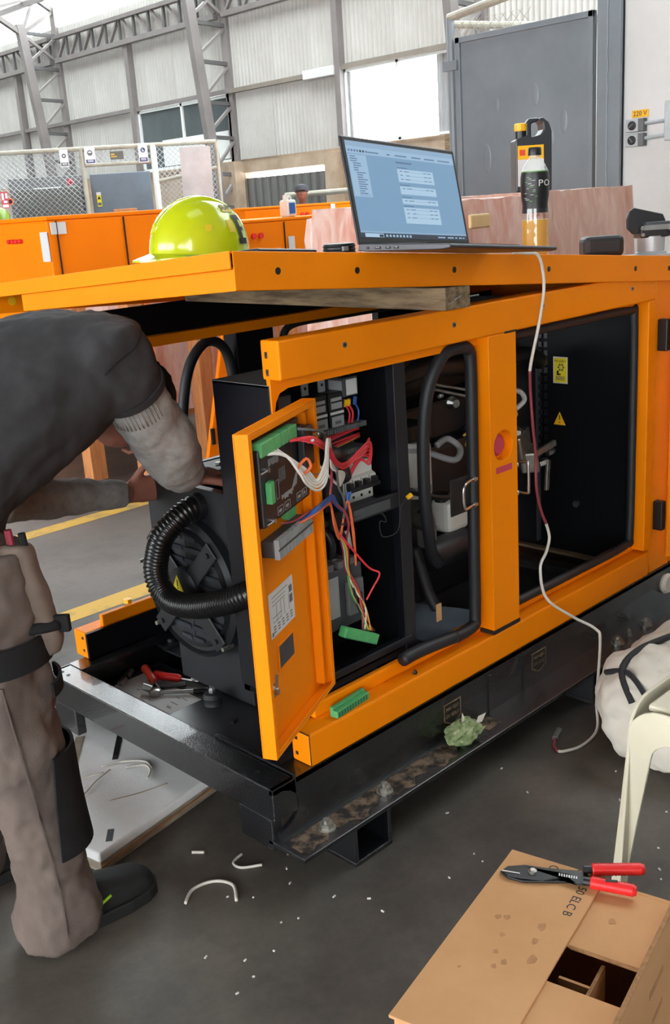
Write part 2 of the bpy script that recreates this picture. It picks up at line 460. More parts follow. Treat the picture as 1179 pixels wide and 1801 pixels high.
def wire(name, pts, r, m, parent, n=6, k=7):
    return MB().tube(smoothpath(pts, k), r, n).build(name, m, parent, smooth=True)
def cyl(a, b, r, n=16):
    a = V(a); b = V(b)
    return MB().tube([a, b], r, n)
def carve(o, mb):
    """cut the closed shape mb out of mesh object o for good"""
    c = bpy.data.objects.new('cut', mb.mesh('cut', o.data.materials[0], False, world_loc(o) if o.parent is None else world_loc(o)))
    COL.objects.link(c); c.location = world_loc(o)
    m = o.modifiers.new('cut', 'BOOLEAN'); m.operation = 'DIFFERENCE'; m.solver = 'EXACT'; m.object = c
    bpy.context.view_layer.update()
    me = bpy.data.meshes.new_from_object(o.evaluated_get(bpy.context.evaluated_depsgraph_get()))
    o.modifiers.clear(); o.data = me
    bpy.data.objects.remove(c)
    return o
def text(name, s, size, fr, m, parent=None, depth=0.0006, align='CENTER', sx=1.0):
    """flat lettering standing in plane (ex, ey) of frame fr"""
    cu = bpy.data.curves.new(name, 'FONT')
    cu.body = s; cu.size = size; cu.align_x = align; cu.align_y = 'CENTER'; cu.extrude = depth; cu.resolution_u = 2
    t = bpy.data.objects.new(name, cu); COL.objects.link(t)
    bpy.context.view_layer.update()
    me = bpy.data.meshes.new_from_object(t.evaluated_get(bpy.context.evaluated_depsgraph_get()))
    bpy.data.objects.remove(t); bpy.data.curves.remove(cu)
    o_, ex, ey, ez = fr
    off = world_loc(parent) if parent is not None else V((0, 0, 0))
    for v in me.vertices:
        p = v.co.copy()
        v.co = o_ + ex * p.x * sx + ey * p.y + ez * p.z - off
    me.materials.clear(); me.materials.append(m)
    o = bpy.data.objects.new(name, me); COL.objects.link(o)
    if parent is not None: o.parent = parent
    return o
def fused(name, mb, m, parent, voxel=0.008, smooth=6, disp=0.0, dscale=0.1, seed=0):
    """several closed shapes grown together into one continuous surface"""
    off = world_loc(parent) if parent is not None else V((0, 0, 0))
    me = mb.mesh(name, m, True, off)
    o = bpy.data.objects.new(name, me); COL.objects.link(o)
    r = o.modifiers.new('r', 'REMESH'); r.mode = 'VOXEL'; r.voxel_size = voxel; r.use_smooth_shade = True
    sm = o.modifiers.new('s', 'SMOOTH'); sm.factor = 0.5; sm.iterations = smooth
    if disp > 0:
        tx = bpy.data.textures.new(name + '_folds', 'CLOUDS'); tx.noise_scale = dscale; tx.noise_depth = 2
        d = o.modifiers.new('d', 'DISPLACE'); d.texture = tx; d.strength = disp; d.mid_level = 0.5; d.texture_coords = 'LOCAL'
    bpy.context.view_layer.update()
    dg = bpy.context.evaluated_depsgraph_get()
    me2 = bpy.data.meshes.new_from_object(o.evaluated_get(dg))
    o.modifiers.clear(); o.data = me2
    me2.materials.clear(); me2.materials.append(m)
    for p in me2.polygons: p.use_smooth = True
    if parent is not None: o.parent = parent
    return o
def ring(c, ex, ey, a, b, n=16, p=2.0):
    """super-ellipse ring"""
    c = V(c); ex = V(ex).normalized(); ey = V(ey).normalized(); out = []
    for j in range(n):
        t = 2 * pi * j / n; ct, st = cos(t), sin(t)
        out.append(c + ex * (a * math.copysign(abs(ct) ** (2 / p), ct)) + ey * (b * math.copysign(abs(st) ** (2 / p), st)))
    return out
def limb(pts, rads, n=14, flat=None, k=1):
    """tapering limb along joints; rads may be (across, thick)"""
    pts = [V(p) for p in pts]; rings = []
    prev = None
    for i, p in enumerate(pts):
        t = pts[min(i + 1, len(pts) - 1)] - pts[max(i - 1, 0)]; t.normalize()
        ref = flat if flat is not None else V((0, 1, 0))
        ref = V(ref)
        if abs(t.dot(ref.normalized())) > 0.95: ref = V((1, 0, 0))
        y = (ref - t * ref.dot(t)).normalized(); x = y.cross(t).normalized()
        r = rads[i]
        a, b = r if isinstance(r, tuple) else (r, r)
        rings.append(ring(p, y, x, a, b, n))
    return rings

# ================================================================== THE HALL
# floor
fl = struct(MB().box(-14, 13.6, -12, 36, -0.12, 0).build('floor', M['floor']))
for (ya, yb) in ((1.865, 1.99), (3.03, 3.14)):
    mb = MB()
    mb.grid(lambda u, v: (-9 + 20 * u, ya - 0.01 * u * 2 + (yb - ya) * v + 0.006 * sin(u * 90) * (v - .5), 0.0012), 60, 1)
    mb.build('floor_line', M['floor_paint'], fl)
MB().bar((0.30, -0.84, 0.0004), (4.5, -1.25, 0.0004), 0.012, 0.001).build('floor_joint', M['ink'], fl)

# walls: tan concrete plinth and beam with two openings, clad above
wb = MB()
wb.box(13.0, 13.4, -10, 36, 2.27, 2.54)                 # long concrete beam
wb.box(13.0, 13.4, -10, 12.68, 0, 2.27)                 # boarded infill under the bright window
wb.box(13.0, 13.4, 15.37, 36, 0, 2.27)
wall = struct(wb.build('wall_back', M['concrete_tan']))
for y in (9.9, 11.7):
    MB().box(12.93, 13.0, y - .05, y + .05, 2.2, 2.52).build('post', M['timber'], wall)
MB().box(12.75, 13.0, 15.30, 16.05, 0, 2.50).build('pier', M['concrete_tan'], wall)
MB().box(12.75, 13.0, 12.45, 12.69, 0, 2.45).build('pier', M['concrete_tan'], wall)

def corrugated(h, w=1.155, pitch=0.105, amp=0.02):
    n = int(w / pitch) * 6
    mb = MB()
    mb.grid(lambda u, v: (-amp * sin(2 * pi * u * w / pitch), u * w, v * h), n, 1)
    me = mb.mesh('corrugated_sheet', M['sheet_clad'], True)
    return me
sheet_lo = corrugated(1.33); sheet_hi = corrugated(2.15)
def lay(me, y, z):
    o = bpy.data.objects.new('corrugated_sheet', me); COL.objects.link(o); o.parent = wall
    wl = world_loc(wall)
    o.location = V((12.985 + random.uniform(-.004, .004), y, z)) - wl
    return o
y = 0.6
while y < 33:
    lay(sheet_hi, y, 3.83)
    if not (9.2 < y < 12.0) and not (14.6 < y < 18.4):
        lay(sheet_lo, y, 2.53)
    y += 1.045
lay(sheet_lo, 9.77 - 1.05, 2.53)
lay(sheet_lo, 12.3, 2.53); lay(sheet_lo, 13.35, 2.53); lay(sheet_lo, 14.25, 2.53); lay(sheet_lo, 18.72, 2.53)

# girts, mid posts and window frames
k = 1
def trim(mb, m):
    global k
    o = struct(mb.build('trim_%d' % k, m)); k += 1
    return o
trim(MB().box(12.86, 12.96, -2, 9.75, 3.80, 3.88), M['frame_steel'])
trim(MB().box(12.86, 12.96, 9.75, 12.28, 3.83, 3.92), M['frame_tan'])
trim(MB().box(12.86, 12.96, 12.28, 15.4, 3.80, 3.88), M['frame_tan'])
trim(MB().box(12.86, 12.96, 15.4, 34, 3.81, 3.89), M['frame_steel'])
for yy, z0 in ((12.29, 2.54), (18.78, 2.2), (23.75, 0.0), (5.9, 2.54)):
    trim(MB().box(12.82, 12.98, yy - .07, yy + .07, z0, 5.2), M['frame_steel'])
# white joint box on the girt
jb = MB().box(12.78, 12.9, 12.35, 13.15, 3.76, 3.92).build('junction_box', M['label'], None, bevel=.01)
tag(jb, 'white taped box on the wall girt at the corner of the bright window', 'box')

# window_1: the bright opening, window_2: tinted
w1 = MB()
for (a, b_) in ((9.77, 9.83), (10.92, 10.98), (12.18, 12.24)): w1.box(12.93, 12.99, a, b_, 2.54, 3.83)
w1.box(12.93, 12.99, 9.77, 12.24, 2.54, 2.58); w1.box(12.93, 12.99, 9.77, 12.24, 3.79, 3.83)
w1 = struct(w1.build('window_1', M['white_frame']))
MB().box(12.955, 12.965, 9.83, 10.92, 2.58, 3.79).build('pane', M['pane'], w1)
MB().box(12.955, 12.965, 10.98, 12.18, 2.58, 3.79).build('pane', M['pane'], w1)
w2 = MB()
for a in (15.46, 17.05, 18.62): w2.box(12.9, 12.97, a, a + .06, 2.54, 3.80)
w2.box(12.9, 12.97, 15.46, 18.68, 3.74, 3.80); w2.box(12.9, 12.97, 15.46, 18.68, 2.50, 2.56)
w2 = struct(w2.build('window_2', M['white_frame']))
MB().box(12.94, 12.95, 15.52, 17.05, 2.56, 3.74).build('pane', M['blue_glass'], w2)
MB().box(12.94, 12.95, 17.11, 18.62, 2.56, 3.74).build('pane', M['blue_glass'], w2)
# pale blind behind the tinted glass, lower half
MB().box(12.925, 12.935, 15.6, 17.9, 2.58, 3.12).build('blind', M['white_frame'], w2)

# door_1: ribbed grey gate under the concrete beam, a slot of daylight above it
d1 = struct(MB().box(13.10, 13.14, 12.69, 15.36, 0.02, 2.16).build('door_1', M['grey_sheet']))
yy = 12.75
while yy < 15.3:
    MB().prism([(13.10, yy, .05), (13.10, yy + .16, .05), (13.04, yy + .13, .05), (13.04, yy + .03, .05)], (0, 0, 2.1)).build('rib', M['grey_sheet'], d1)
    yy += .235
pr = thing('pipe_rail', 'short grey pipe rail in front of the ribbed gate', 'rail', (12.2, 12.2, 0))
cyl((12.2, 11.2, 1.75), (12.2, 13.2, 1.75), 0.05, 10).build('rail', M['galv_pipe'], pr, smooth='auto')
for yy in (11.2, 13.15): cyl((12.2, yy, 0), (12.2, yy, 1.72), 0.03, 8).build('post', M['galv_pipe'], pr, smooth='auto')

# lattice columns, one every 6.3 m
def lattice_column(y, label):
    t = thing('lattice_column', label, 'column', (12.7, y, 0), 'lattice columns along the back wall')
    MB().box(12.90, 13.06, y - .10, y + .10, 0, 6.4).build('wall_chord', M['frame_steel'], t)
    xi = lambda z: 12.61 - z * 0.098
    MB().bar((xi(0), y, 0), (xi(6.0), y, 6.0), .20, .15, (0, 1, 0)).build('inner_chord', M['frame_steel'], t)
    zs = [0.9, 1.6, 2.25, 2.95, 3.6, 4.35, 5.05, 5.8]
    for i, z in enumerate(zs):
        MB().bar((12.92, y, z), (xi(z), y, z + .03), .07, .07).build('batten', M['frame_dark'], t)
        if i:
            MB().bar((12.92, y, z - .05), (xi(zs[i - 1]), y, zs[i - 1] + .12), .07, .05).build('brace', M['frame_steel'], t)
    # rafter springing from the head of the column
    a = V((xi(5.78), y, 5.80)); b = V((6.5, y, 9.0)); tp = V((12.95, y, 6.35)); tq = V((6.5, y, 9.9))
    MB().bar(a, b, .12, .10).build('rafter', M['frame_steel'], t)
    MB().bar(tp, tq, .12, .10).build('rafter', M['frame_steel'], t)
    for i in range(7):
        p = a.lerp(b, i / 7); q = tp.lerp(tq, (i + .5) / 7)
        MB().bar(p, q, .06, .06).build('rafter_brace', M['frame_steel'], t)
        MB().bar(a.lerp(b, (i + 1) / 7), q, .06, .06).build('rafter_brace', M['frame_steel'], t)
    MB().bar(a, tp, .08, .08).build('rafter_brace', M['frame_steel'], t)
    MB().bar(a, (12.95, y, 5.2), .06, .06).build('rafter_brace', M['frame_steel'], t)
    return t
lattice_column(15.45, 'tapered steel lattice column against the wall beside the tinted window')
lattice_column(21.75, 'tapered steel lattice column farthest along the wall, behind the safety signs')
lattice_column(9.15, 'steel lattice column mostly hidden behind the blue grey gate')

# eave girders, one between each pair of columns
for (ya, yb, lab) in ((9.27, 15.33, 'steel lattice girder under the eave above the bright window'), (15.57, 21.63, 'steel lattice girder under the eave above the tinted window'), (21.87, 30.0, 'steel lattice girder under the eave at the far left')):
    g = thing('lattice_girder', lab, 'girder', (12.83, (ya + yb) / 2, 5.18), 'lattice girders under the eave')
    MB().box(12.76, 12.89, ya, yb, 5.18, 5.28).build('bottom_chord', M['frame_steel'], g)
    MB().box(12.76, 12.89, ya, yb, 5.70, 5.78).build('top_chord', M['frame_steel'], g)
    n = int((yb - ya) / .55); st_ = (yb - ya) / n
    for i in range(n):
        yy = ya + i * st_
        MB().bar((12.83, yy + .03, 5.24), (12.83, yy + .03, 5.72), .055, .05, (0, 1, 0)).build('web_post', M['frame_dark'], g)
        a, b_ = (yy + .06, yy + .48) if i < n / 2 else (yy + .48, yy + .06)
        MB().bar((12.83, a, 5.26), (12.83, b_, 5.72), .05, .07, (1, 0, 0)).build('web_brace', M['frame_steel'], g)

# ceiling: translucent sheets over the wall side, plain sheets beyond, with an unseen strip added as fill
def roofz_hall(x): return 6.05 + (13.3 - x) * 0.47 if x > 2 else 6.05 + 11.3 * 0.47 - (2 - x) * 0.36
ceil_ = MB()
def slab(mb, x0, x1, y0, y1, th=0.03):
    z0, z1 = roofz_hall(x0), roofz_hall(x1)
    mb.hexa([(x0, y0, z0), (x1, y0, z1), (x1, y1, z1), (x0, y1, z0), (x0, y0, z0 + th), (x1, y0, z1 + th), (x1, y1, z1 + th), (x0, y1, z0 + th)])
slab(ceil_, 2, 6.0, -12, 36); slab(ceil_, -14, -2.5, -12, 36); slab(ceil_, 1.5, 2, -12, 36); slab(ceil_, -2.5, 1.5, -1.0, 36)
ceil_ = struct(ceil_.build('ceiling', M['roof_dark']))
for j in range(48):
    if j < 11:
        mb = MB(); slab(mb, -2.5, 1.5, -12 + j, -12 + j + .985); mb.build('roof_sheet', M['skylight_fill'], ceil_)
    mb = MB(); slab(mb, 6.0, 13.3, -12 + j, -12 + j + .985); mb.build('roof_sheet', M['skylight'], ceil_)
for x in (12.2, 10.2, 8.2, 6.1, 3.0, 0, -3, -6, -9):
    z = roofz_hall(x) - .09
    MB().box(x - .05, x + .05, -12, 36, z - .1, z).build('purlin', M['frame_steel'], ceil_)
# other walls of the hall (behind and beside the camera; unseen gaps at left and front shaped to tune the daylight)
struct(MB().box(-4.6, 8.5, -6.2, -6, 0, 5).box(-14, 8.5, -6.2, -6, 5, 14).build('wall_front', M['roof_dark']))
struct(MB().box(-14.2, -14, -6, -3.0, 0, 8).box(-14.2, -14, 12.0, 36, 0, 8).build('wall_side', M['roof_dark']))
struct(MB().box(-14, 13.4, 36, 36.2, 0, 12).build('wall_left', M['sheet_clad']))

# right-hand side: white wall, column and sheet-steel gate
wr = struct(MB().box(8.5, 8.8, -6, 4.05, 0, 7.0).build('wall_right', M['white_wall']))
cb = MB().box(8.42, 8.46, 4.05, 4.31, 0, 7).box(8.62, 8.66, 4.05, 4.31, 0, 7).box(8.46, 8.62, 4.165, 4.195, 0, 7)
cb.tube([(8.415, 4.19 + .006 * sin(i * 2.7), 0.5 + i * .12) for i in range(48)], .007, 5)
colm = trim(cb, M['blue_grey'])
d2 = struct(MB().box(8.5, 8.54, 4.39, 6.14, 0.15, 3.2).build('door_2', M['blue_grey']))
fr = MB().box(8.47, 8.50, 4.39, 4.45, .15, 3.2).box(8.47, 8.50, 6.08, 6.14, .15, 3.2).box(8.47, 8.50, 4.39, 6.14, 3.14, 3.2)
fr.build('gate_frame', M['blue_grey'], d2, bevel=.004)
for (yy, zz, rr) in ((4.75, 2.2, .16), (4.9, 2.05, .12), (5.75, 1.9, .2), (5.1, 2.5, .15), (5.6, 2.45, .1)):
    MB().sphere((8.502, yy, zz), .007, rr * .3, rr * .8, 20, 12).build('dent', M['blue_grey'], d2, smooth=True)
for z in (2.92, .8):
    MB().box(8.44, 8.5, 6.1, 6.3, z - .05, z + .05).build('hinge', M['blue_grey'], d2)
gp = trim(MB().tube([(8.5, 6.22, 0), (8.5, 6.22, 3.42)], .045, 10), M['blue_grey'])
pa = MB().tube([(8.5, 6.24, 3.42), (8.5, 4.4, 3.62)], .045, 10).build('gate_pipe', M['galv_pipe'], None, smooth='auto')
tag(pa, 'rusty galvanised pipe sloping up above the blue grey gate', 'pipe')
pb = MB().tube([(8.6, 6.24, 3.36), (9.3, 5.3, 3.25)], .04, 10).build('gate_pipe', M['galv_pipe'], None, smooth='auto')
tag(pb, 'galvanised pipe running back along the top of the gate', 'pipe')
pc = MB().lathe([(.075, 0), (.075, 1.3)], frame((8.3, 5.05, 3.46), (0, 0, 1), (0.5, -0.85, 0)), 16).build('steel_tube', M['galv_pipe'], None, smooth='auto')
tag(pc, 'thick grey tube end resting above the gate corner near the column', 'pipe')
cm = MB()
for i in range(9):
    yy = 6.2 - i * .11
    cm.tube([(8.52, yy, 3.2), (8.52, yy - .16, 3.36)], .004, 4); cm.tube([(8.52, yy - .16, 3.2), (8.52, yy, 3.36)], .004, 4)
o = cm.build('wire_mesh', M['galv_pipe'], d2); o['kind'] = 'stuff'

# 220 V outlets on the white wall
s = MB().box(8.488, 8.5, 3.775, 3.955, 2.145, 2.215).build('voltage_sign', M['yellow_cap'], None, bevel=.002)
tag(s, 'small yellow 220 V sign on the white wall above two outlets', 'sign')
text('lettering', '220 V', .062, frame((8.487, 3.865, 2.18), (0, -1, 0), (-1, 0, 0)), M['ink'], s)
for (z, lab, st) in ((2.072, 'upper grey power outlet just under the yellow 220 V sign', -.6), (1.935, 'lower grey power outlet on the white wall under the other outlet', .9)):
    t = thing('power_outlet', lab, 'outlet', (8.5, 3.9, z - .06), 'outlets on the white wall')
    MB().box(8.44, 8.5, 3.85, 3.995, z - .06, z + .06).build('plate', M['galv'], t, bevel=.006)
    MB().box(8.42, 8.5, 3.79, 3.85, z - .06, z + .06).build('side_box', M['grey_plastic'], t, bevel=.006)
    MB().lathe([(.043, 0), (.043, .012), (.034, .016)], frame((8.44, 3.922, z), (0, 1, 0), (-1, 0, 0)), 20).build('socket', M['plastic_black'], t)
    MB().fbox(frame((8.424, 3.922, z), (0, cos(st), sin(st)), (-1, 0, 0)), -.03, .03, -.006, .006, 0, .008).build('knob', M['grey_plastic'], t)
    MB().tube([(8.46, 3.79, z + .01), (8.46, 3.56, z + .02)], .018, 10).build('conduit', M['galv'], t, smooth='auto')
t = MB().box(8.4, 8.5, 3.3, 3.56, 1.9, 2.26).build('switch_cabinet', M['galv'], None, bevel=.008)
tag(t, 'grey green switch cabinet at the right edge of the white wall', 'box')

# ------------------------------------------------------------------ fenced store in front of the back wall
FO = V((6.05, 12.27, 0)); FX = V((.826735, -.562591, 0)); FN = V((.562591, .826735, 0)); FZ = V((0, 0, 1))
def FP(s_, z, off=0.0): return FO + FX * s_ + FN * off + FZ * z
fence = thing('chain_link_fence', 'chain link fence with pipe rails and a gateway, carrying safety signs', 'fence', FP(1.3, 0))
for (s0, m_, r) in ((-1.4, 'galv_pipe', .03), (1.10, 'galv_pipe', .032), (2.10, 'white_frame', .045), (3.0, 'galv_pipe', .03)):
    MB().tube([FP(s0, 0), FP(s0, 2.5)], r, 8).build('post', M[m_], fence, smooth='auto')
MB().tube([FP(-1.4, 2.5), FP(3.0, 2.5)], .03, 8).build('rail', M['galv_pipe'], fence, smooth='auto')
MB().tube([FP(1.1, 2.275), FP(2.1, 2.275)], .025, 8).build('rail', M['galv_pipe'], fence, smooth='auto')
MB().tube([FP(2.1, 2.0), FP(3.0, 2.15)], .025, 8).build('rail', M['galv_pipe'], fence, smooth='auto')
def netting(s0, s1, z0, z1, p=.075):
    mb = MB(); n = int((s1 - s0 + z1 - z0) / p) + 1
    for i in range(n):
        a = s0 - (z1 - z0) + i * p
        for sg in (0, 1):
            pts = []
            u0, u1 = max(a, s0), min(a + (z1 - z0), s1)
            if u1 <= u0: continue
            za, zb = z0 + (u0 - a), z0 + (u1 - a)
            if sg: za, zb = z1 - (za - z0), z1 - (zb - z0)
            mb.tube([FP(u0, za), FP(u1, zb)], .0045, 3)
    return mb
o = netting(-1.4, 1.1, 0.8, 2.5).build('netting', M['galv'], fence); o['kind'] = 'stuff'
o = netting(1.1, 2.1, 2.275, 2.5).build('netting', M['galv'], fence); o['kind'] = 'stuff'
o = netting(2.1, 3.0, 0.8, 2.5).build('netting', M['galv'], fence); o['kind'] = 'stuff'

def fsign(s0, s1, z0, z1, lab, bar_m, pict):
    f0 = frame(FP((s0 + s1) / 2, (z0 + z1) / 2, -.035), FX, -FN)
    w, h = s1 - s0, z1 - z0
    t = MB().fbox(f0, -w / 2, w / 2, -h / 2, h / 2, 0, .008).build('safety_sign', M['hazard_white'])
    tag(t, lab, 'sign')
    MB().fbox(f0, -w * .42, w * .42, -h * .45, -h * .24, .008, .010).build('caption_bar', bar_m, t)
    fd = (f0[0] + f0[1] * 0 + f0[2] * h * .14, f0[1], f0[2], f0[3])
    MB().lathe([(w * .26, .008), (w * .26, .010)], fd, 20).build('symbol_disc', M['ink_grey'] if pict != 'boot' else M['sign_blue'], t)
    mb = MB()
    if pict == 'head': mb.lathe([(w * .12, .010), (w * .12, .011)], fd, 12)
    elif pict == 'helmet': mb.prism([fd[0] + fd[1] * (w * .17 * cos(a)) + fd[2] * (w * .15 * sin(a)) + fd[3] * .010 for a in [pi * i / 8 for i in range(9)]], fd[3] * .001)
    else:
        mb.fbox(fd, -w * .10, 0, -w * .14, w * .14, .010, .011); mb.fbox(fd, -w * .10, w * .13, -w * .14, -w * .04, .010, .011)
    mb.build('symbol', M['hazard_white'], t)
    for q in (.36, .29):
        MB().fbox(f0, -w * .28, w * .28, -h * (q + .02), -h * (q - .015), .010, .011).build('caption', M['hazard_white'], t)
fsign(.80, .915, 2.27, 2.50, 'white safety sign left of the gateway with a grey head symbol', M['ink_grey'], 'head')
fsign(1.145, 1.29, 2.29, 2.52, 'white safety sign with helmet symbol over the left gate post', M['sign_blue'], 'helmet')
fsign(1.89, 2.02, 2.27, 2.53, 'white safety sign with boot symbol over the right gate post', M['sign_blue'], 'boot')
f0 = frame(FP(1.585, 2.385, -.03), FX, -FN)
t = tag(MB().fbox(f0, -.093, .093, -.055, .055, 0, .006).build('name_plate', M['sign_grey']), 'small dark plate with yellow lines hanging in the gateway netting', 'sign')
MB().fbox(f0, -.08, -.03, .01, .025, .006, .007).build('caption', M['yellow_cap'], t)
MB().fbox(f0, -.08, .0, -.02, -.008, .006, .007).build('caption', M['yellow_cap'], t)

# things kept behind the fence
def cabinet(name, s0, s1, off, dep, h, m, lab, cat, seam=True):
    f0 = (FP(s0, 0, off), FX, FN, FZ)
    t = MB().fbox(f0, 0, s1 - s0, 0, dep, 0, h).build(name, m, None, bevel=.01)
    tag(t, lab, cat)
    return t, f0
t, f0 = cabinet('steel_cabinet', -.02, 1.06, .6, .5, 2.18, M['grey_sheet'], 'tall grey steel cabinet standing at the back of the fenced store', 'cabinet')
MB().fbox(f0, .02, 1.04, -.012, 0, .1, 2.12).build('door', M['grey_sheet'], t)
t, f0 = cabinet('steel_cabinet', .12, 1.0, .06, .45, 2.0, M['sign_grey'], 'lower olive grey cabinet in front of the tall grey one', 'cabinet')
MB().fbox(f0, .02, .86, -.012, 0, .1, 1.96).build('door', M['sign_grey'], t)
MB().fbox(f0, .25, .62, .05, .12, 2.0, 2.02).build('top_tray', M['white_frame'], t)
f1 = frame(FP(.045, 1.855, -.02), FX, -FN)
t = tag(MB().lathe([(.05, 0), (.05, .015)], f1, 6).build('hazard_tag', M['wire_orange']), 'small orange hexagon tag beside the olive cabinet', 'sign')
MB().lathe([(.03, .015), (.03, .017)], f1, 16).build('disc', M['ink'], t)
t, f0 = cabinet('standing_sheet', 1.16, 2.03, .4, .05, 2.17, M['blue_sheet'], 'slate blue sheet panel standing in the store gateway', 'panel')
f1 = frame(FP(1.256, 1.817, .39), FX, -FN)
s = tag(MB().fbox(f1, -.032, .032, -.10, .10, 0, .005).build('caution_sign', M['yellow_sign']), 'narrow yellow caution notice on the slate blue panel', 'sign')
MB().prism([f1[0] + f1[3] * .005 + f1[1] * a + f1[2] * b_ for (a, b_) in ((-.025, .0), (.025, .0), (0, .05))], f1[3] * .001).build('symbol', M['ink'], s)
MB().fbox(f1, -.025, .025, -.085, -.045, .005, .006).build('caption', M['ink_grey'], s)
MB().fbox(f1, -.032, .032, .06, .10, .005, .006).build('heading', M['hazard_white'], s)
lp = MB().fbox((FP(2.45, 1.0, -.22), FX, (FN + FZ * .12).normalized(), (FZ - FN * .12).normalized()), 0, .43, 0, .012, -1.0, 1.43).build('leaning_sheet', M['galv'])
tag(lp, 'bare galvanised sheet leaning upright against the fence', 'sheet')
f1 = frame(FP(-.02, 1.88, -.05), FX, -FN)
s = tag(MB().fbox(f1, -.05, .05, -.11, .11, 0, .006).build('fire_sign', M['red_soft']), 'red and white fire notice at the left end of the fence', 'sign')
for (a, b_, c_, d_) in ((-.04, -.01, .0, .09), (.01, .04, .02, .09), (-.04, .04, -.1, -.06), (-.02, .03, -.04, -.01)):
    MB().fbox(f1, a, b_, c_, d_, .006, .008).build('symbol', M['hazard_white'], s)
v = thing('fire_valve', 'small red valve on a grey foot on top of the olive cabinet', 'valve', FP(.88, 2.0, .2))
MB().lathe([(.03, 0), (.05, .05), (.03, .09)], (FP(.88, 2.03, .2), FX, FN, FZ), 10).build('body', M['red_soft'], v, smooth='auto')
MB().fbox((FP(.88, 2.0, .2), FX, FN, FZ), -.07, .07, -.05, .05, 0, .03).build('foot', M['label_grey'], v)
sb = MB().fbox((FP(1.62, 0, -.45), FX, FN, FZ), -.16, .16, -.1, .1, 0, 1.655).build('wooden_box', M['timber_new'], None, bevel=.01)
tag(sb, 'flat brown box top showing over the orange enclosure', 'box')
hh = thing('spare_helmet', 'green yellow helmet dome just showing behind the far orange enclosure', 'helmet', (5.7, 11.9, 1.6))
MB().lathe([(.15, 0), (.14, .06), (.10, .13), (.03, .165)], (V((5.7, 11.9, 1.62)), WORLD[1], WORLD[2], WORLD[3]), 16).build('dome', M['helmet_green'], hh, smooth='auto')
MB().box(5.5, 5.9, 11.75, 12.05, 0, 1.62).build('stand', M['sign_grey'], hh)

# ------------------------------------------------------------------ finished enclosures waiting behind
def enclosure(x0, x1, y0, y1, z0, z1, lab, cap=True, lamps=(), stickers=(), seams=(), bolts=()):
    t = thing('generator_enclosure', lab, 'enclosure', ((x0 + x1) / 2, (y0 + y1) / 2, 0))
    MB().box(x0, x1, y0, y1, z0, z1 - .03).build('housing', M['orange_old'], t, bevel=.012)
    MB().box(x0 - .006, x1 + .006, y0 - .006, y1 + .006, z1 - .03, z1).build('roof_cap', M['orange_old'], t, bevel=.008)
    MB().box(x0 + .05, x1 - .05, y0 + .05, y1 - .05, .1, z0).build('skid', M['navy'], t)
    MB().box(x0 + .1, x0 + .25, y0, y1, 0, .1).build('bearer', M['timber'], t)
    MB().box(x1 - .25, x1 - .1, y0, y1, 0, .1).build('bearer', M['timber'], t)
    return t
A = enclosure(2.48, 4.0, 5.0, 6.9, .35, 1.565, 'orange enclosure at far left with four red lamps on its end')
for i in range(4):
    q = 5.32 + i * .055
    MB().lathe([(.016, 0), (.016, .02), (.008, .028)], frame((2.474, q + .06, 1.405), (0, 1, 0), (-1, 0, 0)), 12).build('red_lamp', M['red'], A)
MB().box(2.50, 2.62, 4.988, 4.996, 1.44, 1.52).build('sticker', M['label'], A)
MB().box(2.470, 2.475, 5.0, 5.10, 1.26, 1.46).build('sticker', M['label'], A)
MB().box(2.545, 2.55, 4.985, 5.0, .4, 1.53).build('door_gap', M['ink'], A)
MB().box(3.10, 3.105, 4.985, 5.0, .4, 1.53).build('door_gap', M['ink'], A)
B2 = enclosure(4.75, 6.4, 6.0, 7.2, .3, 1.43, 'nearer of the two orange enclosures seen between helmet and laptop')
for x in (5.18, 5.27):
    MB().lathe([(.028, 0), (.028, .02)], frame((x, 5.994, 1.28), (1, 0, 0), (0, -1, 0)), 12).build('red_lamp', M['red'], B2)
MB().box(5.62, 5.70, 5.986, 5.994, 1.12, 1.25).build('sticker', M['label'], B2)
MB().box(5.42, 5.52, 5.986, 5.994, .98, 1.15).build('sticker', M['label'], B2)
MB().box(6.12, 6.18, 5.986, 5.994, 1.1, 1.25).build('sticker', M['label'], B2)
for x in (5.575, 6.08): MB().box(x, x + .008, 5.986, 5.996, .4, 1.39).build('door_gap', M['ink'], B2)
C2 = enclosure(6.8, 9.0, 8.0, 9.4, .3, 1.55, 'farther orange enclosure with the bent man behind it')
for x in (7.70, 7.78):
    MB().lathe([(.025, 0), (.025, .02)], frame((x, 7.994, 1.43), (1, 0, 0), (0, -1, 0)), 12).build('red_lamp', M['red'], C2)
MB().box(8.05, 8.15, 7.986, 7.994, 1.36, 1.46).build('sticker', M['label'], C2)
MB().box(8.2, 8.28, 7.986, 7.994, 1.46, 1.53).build('sticker', M['label'], C2)
# low black enclosure of more gensets far right (keeps the aisle closed)
j = thing('white_canister', 'white plastic canister with blue label on the nearer orange enclosure', 'canister', (5.74, 6.10, 1.43))
MB().box(5.69, 5.80, 6.03, 6.17, 1.43, 1.59).build('body', M['white_plastic'], j, bevel=.02)
MB().lathe([(.028, 0), (.025, .05)], (V((5.72, 6.10, 1.585)), WORLD[1], WORLD[2], WORLD[3]), 12).build('cap', M['white_plastic'], j)
MB().tube(smoothpath([(5.745, 6.1, 1.59), (5.76, 6.1, 1.62), (5.785, 6.1, 1.615), (5.79, 6.1, 1.58)], 4), .01, 8).build('handle', M['white_plastic'], j, smooth=True)
MB().box(5.70, 5.77, 6.022, 6.031, 1.46, 1.56).build('sticker', M['wire_blue'], j)

